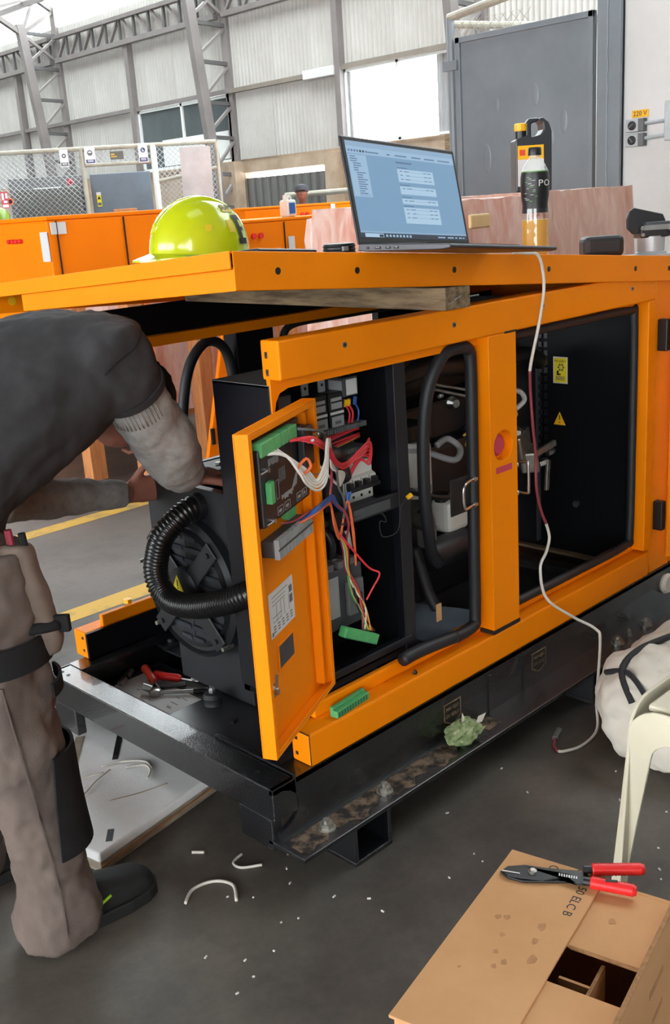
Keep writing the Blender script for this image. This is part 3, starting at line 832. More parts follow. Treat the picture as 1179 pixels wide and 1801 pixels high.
# film-wrapped machines
def wrapped(x0, x1, y0, y1, z0, z1, lab, m, skids=True):
    t = thing('wrapped_machine', lab, 'wrapped crate', ((x0 + x1) / 2, (y0 + y1) / 2, 0))
    MB().box(x0 + .05, x1 - .05, y0 + .05, y1 - .05, z0 + .02, z1 - .04).build('core', M['film_orange'], t)
    mb = MB()
    def skin(axis):
        pass
    n = 18
    rings = []
    for i in range(11):
        f = i / 10; z = z0 + (z1 - z0) * f
        k_ = 0.015 * sin(f * 9) + (0.03 if i == 10 else 0)
        pts = []
        for j_ in range(4 * n):
            e, u = divmod(j_, n); u = u / n
            r_ = random.uniform(-.008, .008) + k_
            if e == 0: p = (x0 + (x1 - x0) * u, y0 + r_)
            elif e == 1: p = (x1 - r_, y0 + (y1 - y0) * u)
            elif e == 2: p = (x1 - (x1 - x0) * u, y1 - r_)
            else: p = (x0 + r_, y1 - (y1 - y0) * u)
            pts.append((p[0], p[1], z + random.uniform(-.006, .006)))
        rings.append(pts)
    mb.loft(rings)
    mb.build('stretch_film', m, t, smooth='auto')
    if skids:
        for x in (x0 + .12, x1 - .12):
            MB().box(x - .06, x + .06, y0, y1, 0, z0).build('bearer', M['timber_new'], t)
    return t
wrapped(2.60, 3.32, 1.5, 2.5, .12, 1.49, 'pale pink film wrapped block just right of the laptop', M['film_light'])
tp = MB().box(2.66, 2.81, 1.462, 1.482, 1.36, 1.425).build('packing_tape', M['card_pink'], None, bevel=.008)
tag(tp, 'tan strip of tape on the pale film wrapped block', 'tape')
wrapped(3.37, 4.26, 1.52, 2.5, .12, 1.505, 'larger brownish pink film wrapped block under the dark oil jug', M['film'])
wrapped(3.02, 3.7, 2.75, 3.0, .12, 1.444, 'small film wrapped block peeking out left of the laptop', M['film_light'])
cr = wrapped(2.15, 3.9, 3.62, 4.6, .34, 1.12, 'film wrapped machine on timber legs seen through the open frame', M['film_light'], skids=False)
for (x, y) in ((2.12, 3.55), (2.55, 3.50), (3.3, 3.52)):
    MB().box(x - .05, x + .05, y - .05, y + .05, 0, 1.1).build('timber_leg', M['timber_new'], cr)
MB().box(1.84, 1.94, 3.74, 3.84, 0, 1.1).build('timber_leg', M['timber_new'], cr)
MB().box(1.84, 3.9, 3.79, 3.85, .26, .34).build('timber_rail', M['timber_new'], cr)
MB().box(2.185, 2.225, 3.50, 3.53, .3, 1.1).build('corner_strip', M['film_orange'], cr)
lp = MB().prism([(2.40, 3.34, .02), (2.74, 3.34, .02), (2.78, 3.36, 1.05), (2.70, 3.36, 1.05)], (0, .03, 0)).build('sheet_metal_offcut', M['orange_old'], None, bevel=.006)
tag(lp, 'slanting orange sheet panel standing before the film wrapped machine', 'panel')
for (x, z) in ((2.645, .80), (2.655, .70), (2.56, .34), (2.46, .2)):
    MB().box(x - .012, x + .012, 3.325, 3.34, z - .05, z + .05).build('hinge', M['plastic_black'], lp)

# dark oil jug on the pink block
JZ = 1.508
jg = thing('oil_jug', 'dark grey oil jug with yellow cap standing on the brownish pink block', 'jug', (3.56, 1.75, 1.509))
jf = frame((3.56, 1.75, 1.509), (.755, -.656, 0), (0, 0, 1))
def jbox(mb, pts, t0, t1):
    return mb.prism([jf[0] + jf[1] * a + jf[3] * b_ + jf[2] * t0 for (a, b_) in pts], jf[2] * (t1 - t0))
jbox(MB(), [(-.095, 0), (.10, 0), (.10, .30), (.085, .345), (.055, .37), (.035, .37), (.035, .355), (.05, .345), (.055, .31), (.04, .285), (-.01, .275), (-.02, .29), (-.095, .265)], -.06, .06).build('body', M['jug'], jg, bevel=.014, seg=3)
jbox(MB(), [(-.03, .27), (.0, .27), (.0, .345), (.04, .355), (.04, .372), (-.01, .372), (-.03, .35)], -.022, .022).build('handle', M['jug'], jg, bevel=.008)
MB().lathe([(.030, 0), (.030, .035)], (jf[0] + jf[1] * -.052 + jf[3] * .275, *WORLD[1:]), 16).build('neck', M['plastic_black'], jg)
MB().lathe([(.034, 0), (.034, .035), (.03, .04)], (jf[0] + jf[1] * -.052 + jf[3] * .31, *WORLD[1:]), 18).build('cap', M['yellow_cap'], jg, bevel=.004)
MB().fbox(jf, -.085, .055, -.0625, -.0605, .03, .235).build('label', M['yellow_cap'], jg)
MB().fbox(jf, -.085, .055, -.0635, -.0626, .03, .165).build('label_lower', M['label'], jg)
MB().fbox(jf, -.075, -.045, -.0640, -.0626, .185, .215).build('emblem', M['red_orange'], jg)

# man at work far behind
bm_ = thing('person', 'bent man in dark cap and grey jacket behind the farther orange enclosure', 'person', (9.4, 9.7, 0))
bc = V((9.48, 9.87, .07))
mb = MB()
mb.sphere(bc + V((-.02, -.02, 1.64)), .085, .09, .115, 14, 10)
mb.tube([bc + V((0, 0, 1.57)), bc + V((.1, .1, 1.42))], .06, 10)
mb.loft([ring(bc + V((.1 + .0, .1, z)), (.7, -.7, 0), (.7, .7, 0), a, b_, 14) for (z, a, b_) in ((1.46, .09, .07), (1.40, .2, .1), (1.2, .21, .12), (.95, .18, .12), (.8, .19, .13))])
for sg in (-1, 1):
    h = bc + V((.1 + .07 * sg, .1 - .07 * sg, .85))
    mb.tube([h, h + V((0, 0, -.42)), h + V((0, 0, -.84))], .07, 10, rad=[.09, .07, .05])
    s_ = bc + V((.1 + .15 * sg, .1 - .15 * sg, 1.38))
    mb.tube([s_, s_ + V((-.05, -.05, -.3)), s_ + V((-.25, -.2, -.35))], .05, 10, rad=[.06, .05, .04])
fused('body', mb, M['skin'], bm_, .02, 3)
mb = MB()
mb.loft([ring(bc + V((.1, .1, z)), (.7, -.7, 0), (.7, .7, 0), a, b_, 14) for (z, a, b_) in ((1.47, .1, .085), (1.41, .215, .115), (1.2, .225, .135), (.85, .2, .14))])
for sg in (-1, 1):
    s_ = bc + V((.1 + .15 * sg, .1 - .15 * sg, 1.38))
    mb.tube([s_, s_ + V((-.05, -.05, -.3)), s_ + V((-.2, -.16, -.33))], .05, 10, rad=[.085, .07, .06])
fused('jacket', mb, M['jacket'], bm_, .02, 3)
mb = MB()
for sg in (-1, 1):
    h = bc + V((.1 + .07 * sg, .1 - .07 * sg, .9))
    mb.tube([h, h + V((0, 0, -.45)), h + V((0, 0, -.93))], .07, 10, rad=[.125, .095, .08])
    mb.sphere(h + V((-.05, -.05, -.91)), .12, .1, .06)
fused('trousers', mb, M['cap_cloth'], bm_, .02, 3)
MB().lathe([(.10, 0), (.104, .05), (.085, .09), (.03, .11)], frame(bc + V((-.02, -.02, 1.66)), (1, 0, 0), (.1, .1, 1)), 16).build('cap', M['cap_cloth'], bm_, smooth='auto')
MB().fbox(frame(bc + V((-.09, -.08, 1.668)), (.7, -.7, 0), (.3, .3, 1)), -.06, .06, -.06, .02, 0, .008).build('cap_peak', M['cap_cloth'], bm_)
mb = MB(); mb.sphere(bc + V((-.09, -.105, 1.63)), .014, .02, .02)
mb.build('nose', M['skin'], bm_, smooth=True)

# ================================================================== THE GENERATOR SET
G = thing('generator_set', 'open orange and black generator set with canopy panels removed, in the middle', 'generator', (1.2, .5, 0))
LEN = 2.2
ZB = .25
def P_(name, mb, m, bevel=0.0, smooth=False, parent=None, seg=2):
    return mb.build(name, M[m], parent or G, smooth, bevel, seg)

# --- base frame
mb = MB().box(0, .073, 0.0, .997, .165, .25); P_('end_member', mb, 'base', .003)
def web(y0, y1, nm):
    mb = MB().box(.10, LEN, y0, y1, .112, .25).box(0, .10, y0, y1, .236, .25)
    n = 12
    arc = lambda z: .014 + .062 * sqrt(max(0, 1 - ((z - .186) / .052) ** 2)) if z > .134 else .014
    for i in range(n):     # round cut-out beside the corner
        za, zb = .112 + (.236 - .112) * i / n, .112 + (.236 - .112) * (i + 1) / n
        xa, xb = arc(za), arc(zb)
        mb.hexa([(xa, y0, za), (.10, y0, za), (.10, y1, za), (xa, y1, za), (xb, y0, zb), (.10, y0, zb), (.10, y1, zb), (xb, y1, zb)])
    return P_(nm, mb, 'base')
web(0.0, .012, 'side_web')
web(.985, .997, 'side_web')
P_('top_flange', MB().box(.073, LEN, .0, .07, .238, .252), 'base')
P_('top_flange', MB().box(.073, LEN, .927, .997, .238, .252), 'base')
P_('corner_block', MB().box(0, .03, .012, .13, .085, .17), 'base', .004)
P_('corner_block', MB().box(0, .03, .867, .985, .085, .17), 'base', .004)
P_('bottom_flange', MB().box(0.0, LEN, -.093, .03, .100, .112), 'base', .002)
P_('bottom_flange', MB().box(0.0, LEN, .967, 1.09, .100, .112), 'base', .002)
mb = MB(); mb.grid(lambda u, v: (.012 + .58 * u, -.012 - (.058 + .012 * sin(u * 23) + .008 * sin(u * 61)) * v, .1126), 40, 1); P_('flange_dirt', mb, 'dirt')
mb = MB(); mb.grid(lambda u, v: (.72 + .06 * u, -.012 - .05 * v, .1126 + .004 * sin(u * 3.1) * sin(v * 3.1)), 8, 4); P_('flange_dirt', mb, 'dirt')
for (x, r) in ((.117, .017), (.318, .017), (1.42, .017), (1.60, .017), (1.49, .009)):
    b_ = P_('flange_bolt', MB().lathe([(r * 1.25, .112), (r * 1.25, .116)], (V((x, -.045, 0)), *WORLD[1:]), 14).lathe([(r, .116), (r, .128)], (V((x, -.045, 0)), *WORLD[1:]), 6).lathe([(r * .5, .128), (r * .5, .137)], (V((x, -.045, 0)), *WORLD[1:]), 8), 'zinc')
for x in (.16, 1.2, 1.98):
    for y in (-.09, .96):
        fb = MB().box(x, x + .13, y, y + .125, 0, .012).box(x, x + .012, y, y + .125, .012, .1).box(x + .118, x + .13, y, y + .125, .012, .1)
        fb.box(x, x + .13, y + .113, y + .125, .012, .1)
        P_('mounting_foot', fb, 'base', .002)
P_('forklift_pocket', MB().box(.80, .815, -.004, .0, .115, .225).box(.965, .98, -.004, 0, .115, .225), 'base')
P_('cross_member', MB().box(.60, .66, .07, .93, .13, .245), 'base', .003)
P_('cross_member', MB().box(1.6, 1.66, .07, .93, .13, .245), 'base', .003)
# deck plates
P_('deck_plate', MB().box(.073, .62, .012, .50, .236, .246), 'pan', .002)
P_('deck_plate', MB().box(.66, LEN, .02, .97, .20, .215), 'pan')
P_('well_floor', MB().box(.073, .62, .50, .985, .10, .112), 'navy_in')
P_('well_side', MB().box(.073, .62, .50, .508, .112, .24), 'base')
P_('deck_rim', MB().box(.073, .083, .012, .30, .246, .258), 'base')
P_('end_bracket', MB().box(.073, .20, .02, .17, .246, .251), 'pan')
for (x, y) in ((.035, .09), (.03, .93), (.03, .965)):
    P_('bolt_hole', MB().lathe([(.006, .2502), (.006, .2508)], (V((x, y, 0)), *WORLD[1:]), 10), 'ink')
for (x, y, a) in ((.16, .33, .4), (.20, .22, 1.2), (.26, .27, .2), (.30, .20, .8), (.24, .15, 2.0), (.18, .17, 2.6), (.36, .16, .5)):
    P_('deck_tab', MB().fbox((V((x, y, .246)), V((cos(a), sin(a), 0)), V((-sin(a), cos(a), 0)), V((0, 0, 1))), -.012, .012, -.005, .005, 0, .006), 'plastic_black')
# --- sills
def sill(y0, y1, inner, nm):
    P_(nm, MB().box(.125, 1.69, y0, y1, .252, .335), 'orange', .005)
    a, b_ = (y1 - .018, y1) if inner > 0 else (y0, y0 + .018)
    P_('sill_lip', MB().box(.19, 1.69, a, b_, .335, .372), 'orange', .004)
sill(0.0, .066, 1, 'sill')
sill(.975, 1.04, -1, 'sill')
P_('sill_lining', MB().box(.126, 1.69, .966, .9745, .254, .334), 'navy_in')
P_('sill_end_gap', MB().box(.1235, .1246, .0, .066, .3335, .3365).box(.1235, .1246, -.0008, .0015, .254, .336), 'ink')
for (y, z) in ((.048, .315), (.048, .275), (.990, .317), (.990, .277)):
    P_('end_hole', MB().box(.1232, .1248, y - .004, y + .004, z - .004, z + .004), 'ink')
nt_ = P_('weld_nut', MB().lathe([(.014, .372), (.014, .384), (.007, .385)], (V((.30, 1.0, 0)), *WORLD[1:]), 6), 'yellow_cap')
# --- upper rails
P_('top_rail', MB().box(.125, 1.69, 0, .058, 1.162, 1.246), 'orange', .004)
P_('top_rail', MB().box(.125, 2.15, .975, 1.035, 1.172, 1.255), 'orange', .004)
P_('rail_lining', MB().box(.126, 2.15, .962, .9745, 1.174, 1.262), 'navy_in')
P_('rail_flange', MB().prism([(x, .036, z) for (x, z) in ((.126, 1.165), (1.69, 1.165), (1.69, 1.138), (.175, 1.138), (.150, 1.130), (.138, 1.112), (.132, 1.09), (.126, 1.09))], (0, .012, 0)), 'orange')
P_('rail_flange', MB().box(.125, 2.15, .93, .975, 1.143, 1.173), 'orange')
for (y, z) in ((.040, 1.215), (.040, 1.178)):
    P_('rail_slot', MB().box(.1232, .1248, y - .004, y + .004, z - .007, z + .007), 'steel')
    P_('rail_slot_hole', MB().box(.1226, .1233, y - .003, y + .002, z - .003, z + .006), 'ink')
for (x, z) in ((.318, 1.212), (.70, 1.208), (1.08, 1.212), (1.55, 1.21)):
    P_('rivet_nut', MB().lathe([(.007, 0), (.007, .002)], frame((x, 0.0005, z), (1, 0, 0), (0, -1, 0)), 12), 'steel')
    P_('rivet_hole', MB().lathe([(.004, .002), (.004, .0028)], frame((x, 0.0005, z), (1, 0, 0), (0, -1, 0)), 10), 'ink')
# --- posts
mp_ = P_('middle_post', MB().box(.836, .955, 0, .062, .347, 1.162), 'orange')
carve(mp_, MB().lathe([(.041, -.03), (.041, .03)], frame((.893, .0, .865), (1, 0, 0), (0, -1, 0)), 36))
add_bevel(mp_, .003)
P_('post_flange', MB().box(.818, .838, .045, .058, .36, 1.15), 'orange', .003)
P_('post_gap', MB().box(.834, .957, -.001, .064, .337, .347), 'ink'); P_('post_gap', MB().box(.905, .957, -.0015, 0, 1.160, 1.165), 'ink')
P_('rear_post', MB().box(1.655, 1.698, 0.0, .062, .345, 1.162), 'orange', .004)
P_('rear_post_inner', MB().box(1.640, 1.66, .045, .058, .345, 1.14), 'orange', .003)
P_('corner_module', MB().box(1.702, 1.835, 0.004, .062, .252, 1.246), 'orange', .004)
P_('corner_module', MB().box(1.842, LEN, 0.004, .062, .252, 1.246), 'orange', .004)
P_('far_post', MB().box(.80, .96, .97, 1.035, .34, 1.175), 'navy_in', .004)
P_('far_post', MB().box(1.95, 2.15, .97, 1.035, .34, 1.175), 'navy_in', .004)
P_('end_wall', MB().box(2.15, LEN, .0, 1.035, .25, 1.25), 'orange', .004)
P_('far_skin', MB().box(1.50, 1.95, 1.0, 1.03, .34, 1.175), 'navy_in')
# recessed emergency-stop well
cf = frame((.893, -.0005, .865), (1, 0, 0), (0, -1, 0))
P_('stop_button', MB().lathe([(.030, -.0295), (.030, -.018), (.022, -.012)], (cf[0] + V((-.004, 0, 0)), *cf[1:]), 26), 'red_soft', smooth='auto')
P_('stop_label', MB().fbox(frame((.893, -.0006, .802), (1, 0, 0.0), (0, -1, 0)), -.035, .035, -.0085, .0085, 0, .0008), 'red_soft')
# lifting-point badges on the side web
def badge(x):
    f0 = frame((x, -.0006, .183), (1, 0, 0), (0, -1, 0))
    def poly(k_, d0, d1):
        return MB().prism([f0[0] + f0[1] * (a * k_) + f0[2] * (b_ * k_) + f0[3] * d0 for (a, b_) in ((-.036, -.020), (-.008, -.036), (.008, -.036), (.036, -.020), (.036, .030), (-.036, .030))], f0[3] * (d1 - d0))
    P_('badge', poly(1, 0, .0006), 'timber')
    P_('badge_field', poly(.9, .0006, .0009), 'ink')
    for (s_, z) in (('MANEJO', .012), ('DE IZAJE', -.008)):
        text('badge_lettering', s_, .0145, (f0[0] + f0[2] * z + f0[3] * .0009, f0[1], f0[2], f0[3]), M['timber'], G, .0002)
badge(.642); badge(1.048)

# --- hinged door at the far right end, swung open
for z in (1.05, .455):
    P_('door_hinge', MB().box(1.715, 1.742, -.03, .004, z - .05, z + .05), 'plastic_black', .004)
df = (V((1.745, -.028, .31)), V((.50, -.866, 0)), V((.866, .5, 0)), V((0, 0, 1)))
dr = P_('side_door', MB().fbox(df, 0, .62, -.02, .02, 0, .86), 'orange', .008)

# --- rubber seals round the two openings
def seal(pts, r, nm='door_seal', k_=8):
    return P_(nm, MB().tube(smoothpath(pts, k_), r, 8), 'rubber', smooth=True)
seal([(.70, .03, .37), (.785, .035, .372), (.803, .04, .40), (.806, .04, .60), (.810, .04, .85), (.812, .04, 1.09), (.795, .038, 1.135), (.75, .036, 1.142), (.70, .04, 1.13), (.655, .05, 1.06), (.640, .06, .95), (.645, .07, .80), (.665, .08, .68), (.70, .10, .60), (.75, .12, .55)], .017)
seal([(.485, .028, .385), (.56, .03, .384), (.70, .03, .372)], .018)
seal([(.985, .04, .375), (1.3, .04, .372), (1.60, .04, .374), (1.632, .04, .41), (1.636, .04, .7), (1.634, .04, 1.10), (1.60, .04, 1.138), (1.3, .04, 1.142), (.985, .04, 1.142)], .014)
seal([(.965, .04, .40), (.965, .04, 1.13)], .012)
seal([(.545, .985, .36), (.55, .985, .75), (.60, .985, 1.02), (.68, .985, 1.12), (.755, .985, 1.10), (.785, .985, 1.0), (.79, .985, .8)], .017)
seal([(1.01, .985, 1.0), (1.01, .985, 1.08), (1.06, .985, 1.132), (1.3, .985, 1.137), (1.9, .985, 1.137)], .014)

# --- control cubicle
P_('cubicle_side', MB().box(.125, .132, .04, .235, .40, 1.150), 'navy', .002)
P_('cubicle_top', MB().box(.125, .56, .04, .235, 1.143, 1.150), 'grey_plastic', .001)
P_('cubicle_back', MB().box(.132, .555, .215, .235, .38, 1.143), 'navy_in')
P_('cubicle_floor', MB().box(.132, .555, .06, .235, .38, .395), 'navy_in')
P_('cubicle_post', MB().box(.533, .575, .055, .085, .38, 1.143), 'navy', .003)
P_('cubicle_post', MB().box(.548, .556, .085, .235, .38, 1.143), 'navy_in')
P_('cubicle_post', MB().box(.150, .19, .045, .060, .40, 1.12), 'navy', .003)
P_('cubicle_shelf', MB().box(.16, .54, .07, .22, .785, .80), 'navy', .002)
P_('cubicle_shelf', MB().box(.30, .54, .06, .072, .775, .815), 'navy', .002)
P_('shelf_plate', MB().box(.37, .50, .0565, .06, .782, .806), 'dark_grey')
P_('cubicle_lip', MB().box(.19, .555, .052, .075, .405, .425), 'navy', .003)
# relays
for i, x in enumerate((.352, .408)):
    r_ = P_('relay', MB().box(x, x + .050, .155, .215, .985, 1.075), 'plastic_black', .003)
    MB().box(x + .006, x + .042, .1535, .155, 1.035, 1.062).build('relay_print', M['label_grey'], r_)
    MB().box(x + .006, x + .042, .1528, .1535, 1.050, 1.054).build('relay_line', M['ink'], r_)
    MB().box(x + .002, x + .047, .153, .155, 1.022, 1.028).build('relay_line', M['label'], r_)
    MB().box(x + .006, x + .046, .1535, .155, .988, 1.016).build('relay_label', M['label_grey'], r_)
    MB().box(x + .016, x + .036, .1528, .1535, .997, 1.005).build('relay_print', M['ink_grey'], r_)
    MB().box(x + .002, x + .024, .19, .194, 1.075, 1.105).build('tab', M['label_grey'], r_)
    MB().lathe([(.004, 0), (.004, .001)], frame((x + .013, .1895, 1.092), (1, 0, 0), (0, -1, 0)), 10).build('tab_hole', M['ink'], r_)
r_ = P_('timer_relay', MB().box(.455, .505, .15, .215, 1.058, 1.105), 'dark_grey', .002)
MB().box(.464, .50, .1485, .15, 1.062, 1.100).build('relay_label', M['label'], r_)
MB().box(.4535, .455, .155, .20, 1.062, 1.098).build('relay_label', M['label_grey'], r_)
r_ = P_('side_relay', MB().box(.295, .345, .16, .215, 1.0, 1.05), 'dark_grey', .002)
MB().box(.30, .342, .1585, .16, 1.003, 1.047).build('relay_label', M['label'], r_)
# slotted wiring duct
P_('duct_base', MB().box(.30, .52, .19, .215, .925, .985), 'dark_grey')
for z in (.985, .925):
    o_ = MB()
    for i in range(27):
        o_.box(.30 + i * .0082, .305 + i * .0082, .14, .20, z - .006, z + .006)
    o = P_('duct_fingers', o_, 'grey_plastic')
    o['kind'] = 'stuff'
for i in range(9):
    z = .94 + random.uniform(0, .03)
    wire('wire', [(.31 + random.uniform(0, .04), .15, z - .01), (.38, .145 + random.uniform(-.01, .01), z), (.50, .15, z + .008 + random.uniform(-.005, .005))], .0028, M['wire_red' if i < 6 else ('wire_black' if i < 8 else 'wire_yellow')], G)
for (x, m_) in ((.36, 'wire_white'), (.372, 'wire_red'), (.392, 'wire_yellow'), (.40, 'wire_yellow'), (.42, 'wire_red'), (.478, 'wire_red'), (.489, 'wire_red'), (.51, 'wire_blue')):
    zt = 1.035 if x > .45 else .99
    wire('wire', [(x, .17, zt), (x - .002, .155, zt - .02), (x - .004, .16, .985)], .0028, M[m_], G, 6, 4)
for x in (.478, .489):
    P_('ferrule', cyl((x, .17, 1.03), (x, .168, 1.048), .0052, 8), 'yellow_cap')
P_('ferrule', cyl((.51, .17, 1.03), (.512, .168, 1.05), .005, 8), 'wire_blue')
# four-pole breaker
bk = P_('circuit_breaker', MB().prism([(.395, y, z) for (y, z) in ((.21, .80), (.125, .80), (.125, .826), (.112, .83), (.112, .862), (.125, .868), (.125, .90), (.21, .905))], (.118, 0, 0)), 'white_plastic', .002)
for i in range(4):
    x = .40 + i * .029
    MB().box(x + .006, x + .019, .098, .113, .842, .858).build('toggle', M['plastic_black'], bk)
    MB().lathe([(.004, 0), (.004, .001)], frame((x + .012, .1247, .813), (1, 0, 0), (0, -1, 0)), 8).build('screw_hole', M['ink'], bk)
    MB().box(x - .0008, x + .0004, .111, .1125, .83, .862).build('pole_gap', M['ink_grey'], bk)
MB().box(.402, .51, .095, .106, .836, .845).build('toggle_bar', M['plastic_black'], bk)
P_('breaker_foot', MB().box(.36, .395, .13, .21, .79, .90), 'label_grey', .003)
P_('terminal_cover', MB().box(.325, .385, .10, .19, .805, .90), 'plastic_black', .004)
P_('corrugated_sleeve', MB().tube(smoothpath([(.29, .06, .955), (.33, .07, .95), (.365, .09, .915), (.385, .10, .88)], 8), .022, 12), 'plastic_black', smooth=True)
# moulded-case breaker low down
mc = P_('moulded_breaker', MB().box(.30, .43, .10, .205, .50, .655), 'dark_grey', .004)
MB().box(.312, .345, .0985, .10, .535, .64).build('breaker_label', M['label_grey'], mc)
MB().box(.365, .42, .085, .10, .53, .62).build('breaker_front', M['grey_plastic'], mc, bevel=.004)
MB().box(.380, .400, .07, .085, .56, .59).build('toggle', M['plastic_black'], mc, bevel=.003)
for x in (.325, .365, .405):
    MB().box(x - .012, x + .012, .104, .16, .655, .672).build('lug', M['grey_plastic'], mc)
    MB().lathe([(.008, .672), (.008, .674)], (V((x, .13, 0)), *WORLD[1:]), 10).build('lug_screw', M['zinc'], mc)
for (x, m_) in ((.325, 'wire_red'), (.365, 'wire_black'), (.405, 'wire_black')):
    P_('power_cable', MB().tube(smoothpath([(x, .14, .672), (x - .005, .13, .72), (x - .02, .16, .77)], 6), .0105, 10), m_, smooth=True)
P_('sleeve', cyl((.415, .125, .69), (.412, .13, .735), .009, 10), 'label')
# green plug hanging on its wires
pf = frame((.355, .048, .495), (.86, 0, -.45), (0, -1, 0))
pl = P_('hanging_plug', MB().fbox(pf, -.062, .062, -.013, .013, -.012, .012), 'green', .002)
for i in range(12):
    MB().fbox(pf, -.059 + i * .0102, -.0525 + i * .0102, -.014, -.0125, -.008, .013).build('plug_way', M['green_dark'], pl)
for i, m_ in enumerate(('wire_pink', 'wire_white', 'green', 'wire_yellow', 'wire_yellow', 'wire_red', 'wire_black')):
    x = .372 + i * .007
    wire('wire', [(x, .052, .502 - i * .003), (.385 + .012 * sin(i * 1.9), .062, .55), (.37 + .014 * cos(i * 1.3), .07, .60), (.345 + i * .002, .07, .66), (.33 + i * .003, .06, .72), (.30, .04, .775)], .0024, M[m_], G)
wire('wire', [(.30, .04, .775), (.40, .05, .66), (.43, .04, .635), (.415, .05, .60), (.40, .06, .57)], .0025, M['wire_red'], G)
wire('wire', [(.30, .04, .79), (.41, .06, .79), (.47, .06, .775), (.485, .06, .75), (.462, .06, .755), (.47, .06, .715), (.515, .05, .72), (.525, .045, .78), (.545, .04, .80)], .0016, M['wire_black'], G)
P_('wire_tag', cyl((.543, .038, .80), (.556, .036, .806), .006, 8), 'yellow_cap')

# --- control door standing open on the near end
DU = V((.9029, .4299, 0)); DN = V((.4299, -.9029, 0)); DF = V((.179, 0, .451)) - DU * .3489
door = P_('control_door', MB().fbox((DF, DU, FZ, DN), 0, .349, 0, .667, 0, .003)
          .fbox((DF, DU, FZ, DN), 0, .003, 0, .667, .003, .032).fbox((DF, DU, FZ, DN), .346, .349, 0, .667, .003, .032)
          .fbox((DF, DU, FZ, DN), .003, .346, 0, .003, .003, .032).fbox((DF, DU, FZ, DN), .003, .346, .664, .667, .003, .032)
          .fbox((DF, DU, FZ, DN), .003, .014, .003, .664, .029, .032).fbox((DF, DU, FZ, DN), .335, .346, .003, .664, .029, .032)
          .fbox((DF, DU, FZ, DN), .014, .335, .003, .014, .029, .032).fbox((DF, DU, FZ, DN), .014, .335, .653, .664, .029, .032), 'orange', .0012)
def dp(s_, z, off): return DF + DU * s_ + FZ * z + DN * off
def dfr(s_, z, off): return (dp(s_, z, off), DU, FZ, DN)
def dbox(name, s0, s1, z0, z1, o0, o1, m, bevel=0.0):
    return MB().fbox((DF, DU, FZ, DN), s0, s1, z0, z1, o0, o1).build(name, M[m], door, bevel=bevel)
dbox('stiffener', .305, .312, .02, .645, .003, .022, 'orange')
ctl = dbox('controller', .035, .275, .475, .628, .003, .034, 'plastic_black', .004)
dbox('controller_base', .028, .282, .468, .640, .003, .016, 'plastic_black', .002)
dbox('controller_end', .222, .275, .545, .628, .034, .050, 'plastic_black', .003)
for i, (a, b_) in enumerate(((.038, .098), (.100, .133), (.137, .170), (.174, .215))):
    dbox('terminal_block', a, b_, .614, .641, .018, .040, 'green', .002)
    for q in range(int((b_ - a) / .0075)):
        dbox('terminal_way', a + .002 + q * .0075, a + .0055 + q * .0075, .6125, .6145, .022, .038, 'green_dark')
dbox('small_terminal', .050, .068, .520, .563, .034, .047, 'green', .002)
dbox('small_terminal', .0685, .074, .520, .563, .034, .043, 'green_dark')
dbox('lower_terminal', .180, .222, .448, .468, .005, .022, 'green', .001)
for (z, s_) in ((.584, .052), (.481, .062)):
    MB().tube([dp(s_ - .02, z, .036), dp(s_ + .012, z, .038)], .0018, 6).build('clamp_rod', M['steel'], door)
    MB().lathe([(.005, 0), (.005, .006)], (dp(s_ + .012, z, .034), DU, FZ, DN), 10).build('clamp_nut', M['steel'], door)
for (z, s_) in ((.60, .285), (.515, .283)):
    MB().tube([dp(s_, z, .02), dp(s_ + .018, z, .05)], .0016, 6).build('clamp_rod', M['steel'], door)
    MB().sphere(dp(s_ + .018, z, .05), .0045, n=10, m=6).build('clamp_nut', M['steel'], door)
# printed legends on the controller
def legend(a, b_, c_, d_, m='ink_grey'): dbox('legend', a, b_, c_, d_, .034, .0344, m)
random.seed(11)
for i in range(8):
    legend(.074 + i * .0065, .077 + i * .0065, .585 + random.uniform(0, .006), .602, 'label_grey')
for i in range(6): legend(.118 + i * .006, .1205 + i * .006, .545, .572)
for (a, b_, c_, d_) in ((.10, .101, .515, .552), (.114, .115, .515, .552), (.10, .115, .552, .553), (.10, .115, .515, .516)): legend(a, b_, c_, d_, 'label_grey')
for (a, b_) in ((.10, .128), (.136, .164), (.20, .228), (.234, .255)):
    legend(a, b_, .482, .483, 'label_grey'); legend(a, b_, .498, .499, 'label_grey'); legend(a, a + .001, .482, .498, 'label_grey'); legend(b_, b_ + .001, .482, .498, 'label_grey')
    legend(a + .006, b_ - .008, .487, .493, 'label_grey')
for i in range(9): legend(.125 + i * .007, .1295 + i * .007, .508 + random.uniform(-.003, .003), .517, 'label_grey')
MB().prism([dp(.175, .515, .0345), dp(.215, .555, .0345), dp(.205, .52, .0345)], DN * .0004).build('warning_mark', M['label_grey'], door)
dbox('legend', .078, .083, .515, .519, .034, .0344, 'label')
# terminal strip
ts = dbox('terminal_strip', .075, .262, .402, .436, .003, .030, 'dark_grey', .002)
for i in range(21):
    dbox('terminal_rib', .077 + i * .0088, .0815 + i * .0088, .399, .439, .030, .041, 'label_grey')
dbox('terminal_rail', .075, .262, .417, .421, .040, .0415, 'dark_grey')
